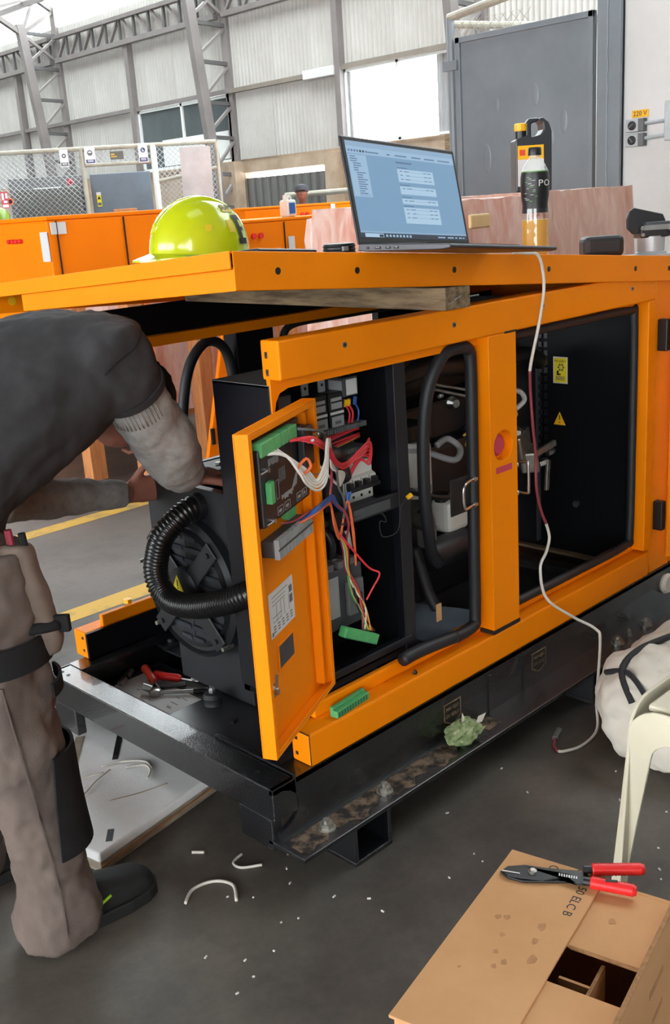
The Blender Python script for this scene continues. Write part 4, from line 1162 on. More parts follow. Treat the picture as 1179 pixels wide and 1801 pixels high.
# circuit diagram sheet, window, latch, bolts
sh = dbox('diagram_sheet', .085, .213, .222, .318, .003, .0036, 'label')
def dink(a, b_, c_, d_): dbox('diagram_line', a, b_, c_, d_, .0036, .0039, 'ink_grey')
for z in (.305, .296, .288, .262, .252): dink(.10, .10 + random.uniform(.04, .085), z, z + .0012)
for s_ in (.12, .142, .160, .185): dink(s_, s_ + .0012, .25, .286)
for i in range(5):
    for q in range(3): dink(.10 + i * .022, .112 + i * .022, .230 + q * .006, .2325 + q * .006)
for (a, b_, c_, d_) in ((.19, .206, .285, .300), (.19, .206, .262, .28), (.091, .098, .226, .234)): dink(a, b_, c_, d_)
dbox('window_frame', .107, .192, .143, .201, .003, .006, 'orange', .001)
dbox('viewing_window', .112, .187, .148, .196, .006, .0065, 'dark_grey')
lt = MB().fbox((dp(.060, .122, .003), DU, FZ, DN), -.011, .011, -.014, .014, 0, .010).build('latch', M['zinc'], door, bevel=.002)
MB().fbox((dp(.060, .122, .013), (DU * .35 + FZ * .94).normalized(), (FZ * .35 - DU * .94).normalized(), DN), -.005, .034, -.005, .005, 0, .003).build('latch_tongue', M['steel'], lt)
MB().lathe([(.007, .010), (.007, .018)], (dp(.060, .122, .003), DU, FZ, DN), 6).build('latch_nut', M['steel'], lt)
for z in (.137, .092, .645): 
    MB().lathe([(.008, .003), (.008, .010), (.004, .012)], (dp(.325, z, 0), DU, FZ, DN), 6).build('bolt', M['zinc'], door)
for (a, b_) in ((.06, .022), (.325, .02)):
    MB().lathe([(.006, .003), (.006, .006)], (dp(a, b_, 0), DU, FZ, DN), 10).build('plug', M['plastic_black'], door)
for (a, b_) in ((.24, .622), (.31, .655)):
    MB().lathe([(.006, .003), (.006, .03)], (dp(a, b_ + .0, 0), DU, FZ, DN), 10).build('stud', M['zinc'], door)

# --- loose wiring between the door and the cubicle
random.seed(5)
for i in range(5):
    s0 = .066 + i * .0115
    wire('wire', [dp(s0, .614, .036), dp(s0 + .03, .606 - i * .006, .06), dp(.112 + i * .011, .568 - i * .002, .08), dp(.135 + i * .012, .538 - i * .001, .085), dp(.185 + i * .004, .512 + i * .007, .088), dp(.225, .524 + i * .010, .092), dp(.262, .575 + i * .006, .085), (.235, -.02, 1.02 - i * .006), (.255, .0, .97 - i * .006), (.305 + i * .004, .03, .90 + i * .004), (.32, .05, .885), (.27, .04, .93), (.24, .05, .97)], .0027, M['wire_white'], G)
for i in range(8):
    o_ = random.uniform(-.006, .006)
    wire('wire', [dp(.168 + i * .003, .616, .042), dp(.20, .612 + o_, .075), dp(.262, .585 + o_, .075), (.22 + o_, -.03, 1.0 + o_), (.27, .0, .955 + o_), (.34, .04, .93 + o_), (.42 + i * .003, .06, .935 + o_ + .004 * i), (.455 + o_, .075, .965 - i * .009), (.43, .085, .92 + o_), (.39 + i * .002, .09, .885)], .0026, M['wire_red'], G)
wire('wire', [dp(.215, .63, .04), dp(.25, .62, .06), (.20, -.04, 1.04), (.23, 0, 1.0)], .003, M['grey_plastic'], G)
P_('wire_tie', MB().tube(smoothpath([dp(.118, .575, .076), dp(.135, .590, .088), dp(.142, .572, .093), dp(.125, .56, .08)], 4, True), .003, 6, True), 'wire_orange')
P_('wire_tie', MB().tube([dp(.20, .612, .078), dp(.205, .606, .066)], .004, 6), 'label')
wire('wire', [(.255, -.0, .96), (.27, .02, .91), (.265, .02, .87), (.31, .03, .83), (.335, .04, .79), (.335, .05, .75)], .003, M['wire_pink'], G)
wire('wire', [(.27, 0, .95), (.30, .03, .89), (.325, .04, .85), (.33, .05, .80)], .0026, M['grey_plastic'], G)
for i in range(3):
    wire('wire', [dp(.20 + i * .01, .436, .034), dp(.25, .452 + i * .003, .06), (.24, -.01, .88 + i * .004), (.29, .03, .845 + i * .004), (.335, .05, .82), (.35 + .004 * i, .05, .86)], .003, M['wire_blue'], G)
for i in range(3):
    wire('wire', [dp(.19 + i * .015, .436, .034), dp(.24, .446, .06), (.23, -.01, .87 + i * .004), (.27, .02, .82 - i * .01), (.315, .05, .765 - i * .004), (.345, .05, .84), (.36, .05, .76 - i * .02), (.37, .06, .69 - i * .01)], .0026, M['wire_orange'], G)
wire('wire', [dp(.12, .46, .03), dp(.17, .45, .036), dp(.21, .455, .05), (.21, -.02, .885)], .0022, M['wire_pink'], G)

# --- alternator
AC = V((.2, .5, .57))
af = (AC, V((0, -1, 0)), V((0, 0, 1)), V((-1, 0, 0)))
P_('alternator_body', MB().lathe([(.19, -.50), (.19, -.04), (.175, 0)], af, 40), 'casting', smooth='auto')
P_('alternator_foot', MB().box(.24, .32, .34, .66, .25, .42), 'casting', .006); P_('alternator_foot', MB().box(.5, .6, .34, .66, .25, .42), 'casting', .006)
P_('alternator_rail', MB().box(.26, .70, .30, .36, .246, .275), 'casting', .003); P_('alternator_rail', MB().box(.30, .70, .64, .70, .246, .275), 'casting', .003)
P_('end_cover', MB().lathe([(.193, -.02), (.193, .012), (.180, .022), (.176, .010), (.165, .010), (.160, .024), (.150, .014)], af, 48), 'casting', smooth='auto')
for sgn in (-1, 1):
    for i in range(10):
        zz = -.142 + i * .0315
        w_ = sqrt(max(.001, .150 ** 2 - zz ** 2))
        a, b_ = (.006, w_) if sgn > 0 else (-w_, -.006)
        if b_ - a < .03: continue
        MB().fbox((AC + V((-.016, 0, zz)), V((0, -1, 0)), V((-.34, 0, .94)), V((-.94, 0, -.34))), a, b_, -.0085, .0085, 0, .003).build('louvre', M['louvre'], G)
P_('louvre_spine', MB().box(.184, .188, .494, .506, .42, .72), 'casting')
for a in (45, 135, 225, 315):
    c_, s_ = cos(radians(a)), sin(radians(a))
    u = V((0, -c_, s_)); w_ = V((0, s_, c_))
    P_('cover_arm', MB().fbox((AC + V((-.024, 0, 0)), u, w_, V((-1, 0, 0))), .04, .188, -.026, .026, 0, .006), 'casting', .003)
    P_('arm_bolt', MB().lathe([(.007, .006), (.007, .012)], (AC + V((-.024, 0, 0)) + u * .165, u, w_, V((-1, 0, 0))), 6), 'casting')
P_('cover_hub', MB().lathe([(.062, .020), (.060, .034), (.05, .040)], af, 32), 'casting', smooth='auto')
for a in (12, 78, 168, 222, 318):
    P_('cover_screw', MB().lathe([(.006, .0), (.006, .035)], (AC + V((0, -.195 * cos(radians(a)), .195 * sin(radians(a)))), *af[1:]), 8), 'zinc')
wf = (AC + V((-.0405, .012, .016)), V((0, -1, 0)), V((0, 0, 1)), V((-1, 0, 0)))
P_('warning_triangle', MB().prism([wf[0] + wf[1] * a + wf[2] * b_ for (a, b_) in ((-.026, -.022), (.026, -.022), (0, .026))], wf[3] * .001), 'yellow_sign')
P_('warning_mark', MB().fbox(wf, -.0018, .0018, -.006, .012, .001, .0015).fbox(wf, -.0018, .0018, -.013, -.009, .001, .0015), 'ink')
# terminal box on top, open
tb = MB().box(.212, .218, .302, .685, .63, .842).box(.494, .50, .302, .685, .63, .842).box(.218, .494, .302, .308, .63, .842).box(.218, .494, .679, .685, .63, .842).box(.218, .494, .308, .679, .715, .722)
P_('terminal_box', tb, 'casting', .003)
P_('box_rim', MB().box(.210, .232, .300, .687, .836, .844).box(.480, .502, .300, .687, .836, .844).box(.232, .480, .300, .317, .836, .844).box(.232, .480, .67, .687, .836, .844), 'plastic_black')
P_('box_lid', MB().fbox((V((.36, .56, .852)), V((.9, -.44, .1)).normalized(), V((.44, .9, 0)).normalized(), FZ), -.05, .16, -.07, .05, 0, .008), 'casting', .004)
for p in ((.49, .48, .868), (.36, .55, .860)):
    P_('lid_screw', MB().lathe([(.009, 0), (.009, .006)], (V(p), *WORLD[1:]), 6), 'zinc')
for i in range(4):
    P_('stud', cyl((.28 + .05 * i, .40, .72), (.28 + .05 * i, .40, .80), .006, 8), 'steel')
    P_('stud', cyl((.28 + .05 * i, .35, .72), (.28 + .05 * i, .35, .815), .006, 8), 'zinc')
P_('busbar', MB().fbox((V((.30, .34, .836)), V((.8, -.5, .1)).normalized(), V((.5, .8, 0)).normalized(), FZ), -.02, .10, -.012, .012, 0, .006), 'steel', .001)
P_('box_front_rib', MB().box(.204, .212, .33, .342, .64, .835), 'casting', .003)
# corrugated conduit
hp = smoothpath([(.212, .452, .796), (.18, .455, .794), (.145, .466, .772), (.115, .488, .735), (.105, .507, .685), (.10, .516, .638), (.10, .502, .595), (.10, .453, .570), (.10, .356, .581), (.10, .227, .624), (.11, .162, .655), (.14, .12, .672), (.17, .11, .68)], 22)
hp = resample(hp, .0034)
rad = [(.0320 if (i % 3) else .0268) for i in range(len(hp))]
P_('conduit_hose', MB().tube(hp, .03, 18, rad=rad), 'hose', smooth=True)
P_('hose_collar', MB().lathe([(.036, 0), (.036, .02)], frame((.212, .452, .796), (0, 1, 0), (-1, 0, 0)), 18), 'plastic_black')
# tie bracket in the well
P_('well_bracket', MB().box(.37, .45, .93, .98, .203, .215), 'pan', .002)
P_('well_bracket', MB().box(.375, .44, .70, .96, .196, .203), 'pan')
for y in (.76, .84): P_('bracket_slot', MB().box(.40, .412, y, y + .014, .203, .2034), 'ink')
P_('bracket_bolt', MB().lathe([(.012, .251), (.012, .26), (.006, .266)], (V((.41, .955, -.036)), *WORLD[1:]), 6), 'steel')

# --- engine glimpsed through the openings
P_('engine_block', MB().box(.72, 1.40, .34, .70, .42, .80), 'casting', .02)
P_('cylinder_head', MB().box(.74, 1.38, .38, .68, .80, .92), 'casting', .012)
P_('valve_cover', MB().box(.76, 1.36, .44, .62, .92, 1.0), 'plastic_black', .02)
P_('sump', MB().box(.78, 1.36, .40, .66, .28, .42), 'casting', .02)
P_('flywheel_housing', MB().lathe([(.21, .0), (.21, .10)], frame((.70, .5, .57), (0, 1, 0), (1, 0, 0)), 32), 'casting', smooth='auto')
P_('intake_pipe', MB().tube(smoothpath([(.74, .32, 1.02), (.9, .30, 1.05), (1.1, .31, 1.03), (1.3, .36, 1.0)], 6), .032, 12), 'casting', smooth=True)
P_('air_filter', MB().lathe([(.08, 0), (.09, .02), (.09, .22), (.07, .24)], frame((.72, .36, 1.05), (0, 0, 1), (1, .1, 0)), 20), 'plastic_black', smooth='auto')
fl_ = P_('oil_filter', MB().lathe([(.040, .685), (.045, .70), (.045, .835), (.038, .848)], (V((.872, .295, 0)), *WORLD[1:]), 26), 'white_plastic', smooth='auto')
MB().lathe([(.0455, .70), (.0455, .722)], (V((.872, .295, 0)), *WORLD[1:]), 26).build('filter_band', M['label_grey'], fl_)
MB().lathe([(.0455, .822), (.0455, .836)], (V((.872, .295, 0)), *WORLD[1:]), 26).build('filter_band', M['label_grey'], fl_)
ff = frame((.872, .2495, .76), (.72, -.69, 0), (-.69, -.72, 0))
text('filter_lettering', 'B', .03, (V((.872, .295, .745)) + V((-.3, -.954, 0)) * .0458, V((.954, -.3, 0)), FZ, V((-.3, -.954, 0))), M['ink_grey'], fl_)
P_('filter_head', MB().box(.82, .925, .27, .36, .85, .90), 'casting', .01)
P_('fuel_pump', MB().lathe([(.032, 0), (.032, .05), (.02, .07)], frame((.87, .30, .62), (0, 0, 1), (-.3, -1, 0)), 18), 'zinc', smooth='auto')
P_('pump_bracket', MB().fbox((V((.87, .30, .58)), V((.8, -.3, -.3)).normalized(), V((.3, .8, 0)).normalized(), FZ), -.01, .06, -.02, .02, -.05, .03), 'grey_plastic', .004)
P_('overflow_tank', MB().box(.985, 1.085, .27, .35, .535, .64), 'white_plastic', .02, seg=3)
P_('tank_cap', MB().lathe([(.022, .635), (.022, .66)], (V((1.0, .31, 0)), *WORLD[1:]), 16), 'plastic_black')
for q in (0, 1):
    P_('fuel_line', MB().tube(smoothpath([(.95, .30, 1.00 - .014 * q), (1.10, .24, .955 - .02 * q), (1.16, .22, .93 - .02 * q)], 5), .0045, 8), 'zinc', smooth=True)
P_('fuel_line', MB().tube(smoothpath([(1.05, .26, .83), (1.09, .24, .86), (1.06, .26, .80), (1.1, .24, .80)], 5), .004, 8), 'wire_yellow', smooth=True)
P_('fitting', MB().lathe([(.018, 0), (.02, .01), (.012, .03)], frame((1.02, .28, .935), (0, 0, 1), (-.3, -1, 0)), 12), 'steel')
P_('fitting', MB().sphere((.79, .30, .88), .02, .01, .026, 12, 8), 'label_grey', smooth=True)
random.seed(21)
for i in range(10):
    x = .70 + i * .05
    P_('fitting', MB().lathe([(.008, 0), (.008, .014), (.004, .02)], frame((x, .29 + random.uniform(-.03, .03), random.choice((.66, .72, .86, .95, 1.07, 1.1)) + random.uniform(-.02, .02)), (0, 0, 1), (-.3, -1, .3)), 6), random.choice(('zinc', 'steel', 'casting')))
P_('hose', MB().tube(smoothpath([(.93, .29, .80), (.98, .24, .775), (1.02, .25, .80), (1.0, .28, .83), (.95, .28, .82)], 6), .010, 8), 'label_grey', smooth=True)
P_('radiator_hose', MB().tube(smoothpath([(1.36, .4, .98), (1.5, .36, 1.0), (1.62, .38, .96)], 6), .028, 12), 'plastic_black', smooth=True)
P_('engine_hose', MB().tube(smoothpath([(.70, .16, .60), (.72, .14, .48), (.735, .12, .42)], 6), .016, 8), 'rubber', smooth=True)
P_('loom', MB().tube(smoothpath([(.70, .34, .78), (.9, .25, .68), (1.1, .28, .66), (1.3, .3, .72)], 6), .009, 8), 'plastic_black', smooth=True)
P_('starter', MB().lathe([(.045, 0), (.045, .17), (.03, .2)], frame((.88, .27, .50), (0, 0, 1), (1, 0, 0)), 18), 'casting', smooth='auto')
mt = MB()
for (a, b_) in (((.70, .30, .42), (.78, .26, .56)), ((.78, .30, .42), (.70, .26, .56)), ((.70, .28, .42), (.79, .28, .42)), ((.70, .28, .56), (.79, .28, .56)), ((.79, .28, .42), (.79, .28, .56))): mt.bar(a, b_, .012, .008)
P_('mount_frame', mt, 'grey_plastic')
P_('tray_liner', MB().grid(lambda u, v: (.70 + .14 * u + .1 * u, .05 + .35 * v, .335 + .012 * sin(u * 7) * sin(v * 5) - .02 * v), 8, 8), 'sheet_clad' if False else 'blue_sheet', smooth=True)
P_('tray_tag', MB().box(.70, .72, .09, .093, .40, .45), 'card')
# metal injection gear seen behind the middle post
random.seed(33)
def lump(name, c_, sz, m, rot): 
    f0 = (V(c_), V((cos(rot), sin(rot), .2)).normalized(), V((-sin(rot), cos(rot), 0)), V((-.2, 0, 1)).normalized())
    return P_(name, MB().fbox(f0, -sz[0], sz[0], -sz[1], sz[1], -sz[2], sz[2]), m, .006)
lump('pump_body', (1.36, .30, .735), (.05, .04, .045), 'zinc', .3)
lump('pump_body', (1.40, .28, .685), (.045, .03, .035), 'zinc', .8)
P_('pump_barrel', MB().lathe([(.028, 0), (.030, .05), (.022, .08)], frame((1.30, .30, .75), (0, 0, 1), (1, -.2, .25)), 16), 'zinc', smooth='auto')
for (c_, d_, r) in (((1.27, .28, .80), (.2, -1, .3), .02), ((1.31, .27, .79), (.3, -1, 0), .018), ((1.30, .28, .845), (0, -1, .3), .022), ((1.44, .26, .66), (.6, -.6, .3), .014), ((1.47, .25, .69), (1, -.3, .2), .012)):
    P_('pump_fitting', MB().lathe([(r, 0), (r, .018), (r * .6, .03)], frame(c_, (0, 0, 1), d_), 6), 'steel')
P_('pump_lever', MB().bar((1.40, .25, .70), (1.50, .24, .72), .012, .02), 'zinc', .002)
P_('pump_lever', MB().bar((1.46, .24, .67), (1.45, .24, .57), .01, .016), 'zinc', .002)
P_('delivery_pipe', MB().tube(smoothpath([(1.20, .28, .93), (1.32, .26, .92), (1.36, .26, .885), (1.33, .27, .86)], 6), .008, 8), 'label', smooth=True)
P_('delivery_pipe', MB().tube(smoothpath([(1.20, .28, .90), (1.29, .26, .895), (1.31, .27, .85)], 6), .008, 8), 'zinc', smooth=True)
# bulkhead with fan guard
P_('bulkhead', MB().box(1.735, 1.745, .05, .97, .25, 1.16), 'navy_in')
P_('bulkhead_skin', MB().box(1.725, 1.735, .05, .418, .26, 1.15), 'navy_in')
for y in (.425, .448):
    for i in range(16):
        z = 1.03 - i * .03
        P_('louvre_slot', MB().box(1.722, 1.726, y - .007, y + .007, z - .009, z + .009), 'dark_grey' if i < 5 else 'navy')
for (z0, z1, y) in ((.88, 1.0, .56), (.92, 1.02, .60), (.80, .95, .64), (.88, .98, .52)):
    P_('fan_blade', MB().box(1.66, 1.67, y, y + .03, z0, z1), 'dark_grey', .004)
P_('guard_post', MB().box(1.715, 1.735, .456, .462, .28, 1.1), 'dark_grey')
P_('guard_bolt', MB().lathe([(.013, 0), (.013, .008)], frame((1.724, .30, .445), (0, 1, 0), (-1, 0, 0)), 6), 'steel')
sf = frame((1.7245, .366, .914), (0, -1, 0), (-1, 0, 0))
dk = P_('danger_sticker', MB().fbox(sf, -.029, .029, -.046, .046, 0, .0008), 'label', .006)
P_('danger_field', MB().fbox(sf, -.025, .025, -.042, .042, .0008, .0012), 'yellow_sign', .004)
def sfo(a, b_): return (sf[0] + sf[1] * a + sf[2] * b_ + sf[3] * .0014, sf[1], sf[2], sf[3])
text('danger_lettering', 'PELIGRO', .0118, sfo(0, .031), M['ink'], G, .0002)
mbp = MB()
for i in range(6):
    a = i * pi / 3
    q = sfo(.003 + .010 * cos(a), .010 + .010 * sin(a)); mbp.lathe([(.0042, 0), (.0042, .0003)], q, 10)
P_('fan_symbol', mbp, 'ink_grey')
P_('hand_symbol', MB().fbox(sfo(-.010, -.008), -.004, .004, -.010, .006, 0, .0003).fbox(sfo(-.004, -.015), -.005, .006, -.002, .003, 0, .0003), 'ink')
for z in (-.023, -.028, -.033): P_('danger_caption', MB().fbox(sfo(0, z), -.018, .018, -.0013, .0013, 0, .0003), 'ink_grey')
P_('warning_triangle', MB().prism([V((1.7235, .369 + a, .742 + b_)) for (a, b_) in ((-.024, -.020), (.024, -.020), (0, .026))], (.001, 0, 0)), 'yellow_cap')
P_('warning_mark', MB().box(1.7228, 1.7236, .3672, .3708, .740, .757).box(1.7228, 1.7236, .3672, .3708, .729, .733), 'ink')
P_('rim_line', MB().box(1.70, 1.725, .05, .6, .252, .262), 'timber')
# latch keepers
def keeper(x, y, z, lab=None):
    P_('latch_plate', MB().box(x - .055, x + .05, y, y + .004, z - .05, z + .05) , 'plastic_black', .002)
    P_('latch_bow', MB().tube(smoothpath([(x + .035, y - .004, z + .035), (x + .0, y - .012, z + .034), (x - .022, y - .018, z + .028), (x - .026, y - .018, z), (x - .022, y - .018, z - .030), (x + .0, y - .012, z - .036), (x + .035, y - .004, z - .035)], 5), .0048, 8), 'steel', smooth=True)
    for dz in (.035, -.035):
        P_('latch_nut', MB().lathe([(.009, 0), (.009, .012)], frame((x + .032, y - .004, z + dz), (0, 1, 0), (1, 0, 0)), 10), 'steel')
keeper(.765, .036, .755)
P_('latch_plate', MB().box(.972, 1.01, .045, .049, .70, .80), 'plastic_black', .002)
P_('latch_bow', MB().tube(smoothpath([(.995, .047, .79), (1.005, .005, .795), (1.005, .0, .78), (1.005, .0, .72), (1.005, .005, .705), (.995, .047, .71)], 5), .0048, 8), 'steel', smooth=True)
for z in (.79, .71): P_('latch_nut', MB().lathe([(.008, 0), (.008, .02)], frame((.958, .02, z), (0, 1, 0), (1, 0, 0)), 10), 'steel')
P_('latch_bow', MB().tube(smoothpath([(.80, .985, .80), (.715, .985, .805), (.705, .985, .79), (.71, .985, .76), (.72, .985, .745), (.80, .985, .75)], 4), .005, 8), 'zinc', smooth=True)

# ================================================================== ROOF PANEL, PLANK
def rz(x, y): return 1.434 - .083 * (x - .018) - .07 * y * max(0, 1 - .5 * x)
rf = thing('canopy_roof_panel', 'orange canopy roof panel propped up at one corner on a wooden plank', 'panel', (1.2, .5, 1.25))
RL = 2.22
mb = MB()
def rq(x0, x1, y0, y1, zt, zb):
    mb.hexa([(x0, y0, rz(x0, y0) - zb), (x1, y0, rz(x1, y0) - zb), (x1, y1, rz(x1, y1) - zb), (x0, y1, rz(x0, y1) - zb),
             (x0, y0, rz(x0, y0) - zt), (x1, y0, rz(x1, y0) - zt), (x1, y1, rz(x1, y1) - zt), (x0, y1, rz(x0, y1) - zt)])
for i in range(5):
    rq(.018 + i * .44, .018 + (i + 1) * .44, -.004, 1.045, 0, .004)
mb.build('top_sheet', M['orange'], rf)
mb = MB(); rq(.022, RL, -.006, -.002, 0, .076)
mb.build('front_skirt', M['orange'], rf, bevel=.0015)
mb = MB(); rq(.024, RL, -.002, .02, .073, .076); mb.build('front_skirt_return', M['orange'], rf)
mb = MB(); rq(.018, RL, 1.041, 1.045, 0, .076); mb.build('far_skirt', M['orange'], rf)
mb = MB(); rq(.014, .018, -.004, 1.045, 0, .034); mb.build('end_lip', M['orange'], rf, bevel=.001)
mb = MB(); rq(.030, .034, .006, .87, .030, .076); mb.build('end_skirt', M['orange'], rf, bevel=.001)
mb = MB(); rq(.018, .034, .006, .87, .030, .034); mb.build('end_ledge', M['orange'], rf)
mb = MB(); rq(.034, RL - .01, .01, 1.04, .004, .016); mb.build('roof_lining', M['navy_in'], rf)
for x in (.135, .365, .70, 1.10, 1.555, 1.76):
    z = rz(x, 0) - .038
    MB().lathe([(.0075, 0), (.0075, .0006)], frame((x, -.0062, z), (1, 0, 0), (0, -1, 0)), 14).build('bolt_hole', M['ink'], rf)
MB().lathe([(.012, 0), (.012, .001)], frame((.09, 1.0405, rz(.09, 1.04) - .045), (1, 0, 0), (0, -1, 0)), 14).build('bolt_hole', M['yellow_cap'], rf)

pk = MB().hexa([(.655, -.012, 1.2465), (.752, -.012, 1.2465), (.70, .95, 1.259), (.60, .95, 1.259),
                (.655, -.012, 1.301), (.752, -.012, 1.298), (.70, .95, 1.303), (.60, .95, 1.305)]).build('wooden_plank', M['timber'], None, bevel=.003)
tag(pk, 'rough weathered wooden plank wedged between the roof panel and the top rail', 'plank')
for (z, x) in ((1.277, .715), (1.268, .690)):
    MB().tube([(x, -.0125, z), (x - .03, -.018, z - .006)], .0018, 6).build('bent_nail', M['zinc'], pk)
MB().tube([(.75, .0, 1.27), (.785, -.012, 1.272)], .002, 6).build('nail', M['steel'], pk)

# ================================================================== THINGS ON THE ROOF
# laptop
LO = V((.393, .012, 1.4045)); LX = V((.4315, .029, -.036)).normalized(); LW = .434
LF = V((.03, -1.0, .0)); LF = (LF - LX * LF.dot(LX)).normalized(); LU = LX.cross(-LF).normalized()
if LU.z < 0: LU = -LU
lap = thing('laptop', 'open grey laptop with a blue screen full of settings on the canopy roof', 'laptop', LO)
def lb(name, a0, a1, b0, b1, c0, c1, m, par=lap, bevel=0.0):
    return MB().fbox((LO, LX, LF, LU), a0, a1, b0, b1, c0, c1).build(name, M[m], par, bevel=bevel)
base_ = MB().prism([LO + LX * 0 + LF * b_ + LU * c_ for (b_, c_) in ((-.004, .002), (.02, 0), (.22, .001), (.242, .004), (.245, .008), (.242, .0125), (.0, .0175))], LX * LW).build('base', M['laptop'], lap, bevel=.002)
lb('keyboard', .03, LW - .03, .05, .16, .0165, .0175, 'plastic_black')
for (b_, w_) in ((.022, .006), (.045, .016), (.075, .013), (.097, .013)):
    lb('port', -.0012, .001, b_, b_ + w_, .005, .0105, 'laptop_port')
    if w_ > .012: lb('port_tongue', -.0014, .001, b_ + .003, b_ + w_ - .003, .008, .0095, 'label_grey')
LT = V((.0275, .0667, .224)).normalized(); LN = LX.cross(LT).normalized()
if LN.y > 0: LN = -LN
l0 = LO + LU * .016
lid = MB().fbox((l0, LX, LT, LN), 0, LW, 0, .245, -.006, 0).build('lid', M['laptop'], lap, bevel=.003)
MB().fbox((l0, LX, LT, LN), .004, LW - .004, .004, .241, 0, .0008).build('bezel', M['plastic_black'], lid)
def sc(name, a, b_, c_, d_, o0, o1, m):
    return MB().fbox((l0, LX, LT, LN), a, b_, c_, d_, o0, o1).build(name, M[m], lid)
sc('screen', .012, LW - .012, .016, .234, .0008, .0011, 'screen')
sc('title_bar', .012, LW - .012, .222, .234, .0011, .0013, 'screen_bar')
sc('tool_bar', .012, LW - .012, .206, .222, .0011, .0013, 'screen_panel')
for i in range(7):
    sc('tool_icon', .018 + i * .010, .024 + i * .010, .210, .215, .0013, .0015, 'screen_task' if i in (4, 5) else 'screen_ink')
for (a, w_) in ((.085, .04), (.155, .012), (.185, .045), (.25, .035), (.30, .04), (.355, .05)):
    sc('menu_word', a, a + w_, .2105, .2135, .0013, .0015, 'screen_ink')
sc('tree_panel', .014, .078, .108, .204, .0011, .0013, 'screen_panel')
random.seed(3)
for i in range(17):
    a = .020 + (.008 if i > 2 else 0) + (.008 if i > 6 else 0)
    sc('tree_line', a, a + random.uniform(.015, .034), .198 - i * .0052, .2003 - i * .0052, .0013, .0015, 'screen_ink')
sc('tree_choice', .034, .072, .110, .1135, .0013, .0015, 'screen_bar')
sc('heading', .185, .245, .194, .198, .0011, .0015, 'screen_ink')
for (z0, z1) in ((.150, .181), (.121, .140), (.098, .111), (.052, .090)):
    sc('form_panel', .185, .325, z0, z1, .0011, .0013, 'screen_white')
    sc('form_title', .187, .225, z1 + .002, z1 + .0042, .0011, .0015, 'screen_ink')
    n_ = max(1, int((z1 - z0) / .010))
    for q in range(n_):
        z = z1 - .006 - q * .0095
        sc('form_word', .194, .204, z, z + .0018, .0013, .0015, 'screen_ink')
        sc('form_word', .210 + .006 * (q % 2), .230, z, z + .0018, .0013, .0015, 'screen_ink')
        sc('form_word', .285, .298, z, z + .0018, .0013, .0015, 'screen_ink')
        sc('form_word', .302, .316, z, z + .0018, .0013, .0015, 'screen_ink')
        sc('form_rule', .232, .282, z, z + .0004, .0013, .0015, 'screen_ink')
sc('status_bar', .012, LW - .012, .0275, .0305, .0011, .0013, 'screen_bar')
sc('task_bar', .012, LW - .012, .016, .0265, .0011, .0013, 'screen_task')
sc('search_box', .026, .092, .017, .0255, .0013, .0015, 'screen_white')
sc('search_icon', .076, .090, .0175, .0235, .0015, .0017, 'screen_task')
for i in range(8):
    sc('task_icon', .100 + i * .0125, .107 + i * .0125, .0185, .0238, .0013, .0015, 'screen_panel')
for (a, w_) in ((.300, .03), (.34, .025), (.372, .008), (.388, .012), (.405, .006)):
    sc('task_icon', a, a + w_, .0195, .0225, .0013, .0015, 'screen_panel')

# safety helmet
HC = V((.295, .455, rz(.295, .455) + .014)); hx = V((-.95, .30, .05)); hf = frame(HC, hx, (.05, -.01, 1))
hel = thing('safety_helmet', 'hi vis yellow green safety helmet resting on the canopy roof', 'helmet', HC)
HS = .90
def dome(th, ph):
    """th 0..1 base to crown, ph angle"""
    c_ = cos(th * pi / 2) ** .8; s_ = sin(th * pi / 2)
    r = 1 + .010 * math.exp(-((abs(sin(ph)) - .32) / .05) ** 2) * min(1, th * 2.2) * (1 if th < .97 else 0)
    return HC + hf[1] * (HS * .138 * c_ * cos(ph) * r) + hf[2] * (HS * .108 * c_ * sin(ph) * r) + hf[3] * (.018 + .128 * s_ * r)
mb = MB()
rings = []
for i in range(13):
    rings.append([dome(i / 12.3, 2 * pi * j / 48) for j in range(48)])
rings.insert(0, [HC + hf[1] * (HS * .142 * cos(2 * pi * j / 48)) + hf[2] * (HS * .112 * sin(2 * pi * j / 48)) + hf[3] * .010 for j in range(48)])
mb.loft(rings)
mb.build('shell', M['helmet'], hel, smooth='auto')
pkk = MB()
outer = []; inner = []
for j in range(17):
    a = -1.15 + 2.3 * j / 16
    f_ = cos(a * 1.25)
    outer.append(HC + hf[1] * ((HS * .142 + .04 * max(0, f_)) * cos(a)) + hf[2] * ((HS * .112 + .02 * max(0, f_)) * sin(a)) + hf[3] * (.010 - .010 * max(0, f_)))
    inner.append(HC + hf[1] * (HS * .128 * cos(a)) + hf[2] * (HS * .10 * sin(a)) + hf[3] * .018)
pts = outer + list(reversed(inner))
vs = pts + [p + hf[3] * .005 for p in pts]; n_ = 17
fs = []
for i in range(16):
    fs.append((i, i + 1, 2 * n_ - 2 - i, 2 * n_ - 1 - i)); fs.append((i + 2 * n_, i + 1 + 2 * n_, 4 * n_ - 2 - i, 4 * n_ - 1 - i))
    fs.append((i, i + 1, i + 1 + 2 * n_, i + 2 * n_))
pkk.add(vs, fs).build('peak', M['helmet'], hel, smooth='auto')
MB().tube([HC + hf[1] * (HS * .1435 * cos(2 * pi * j / 40)) + hf[2] * (HS * .1135 * sin(2 * pi * j / 40)) + hf[3] * .012 for j in range(40)], .0045, 6, True).build('rim', M['helmet_green'], hel, smooth=True)
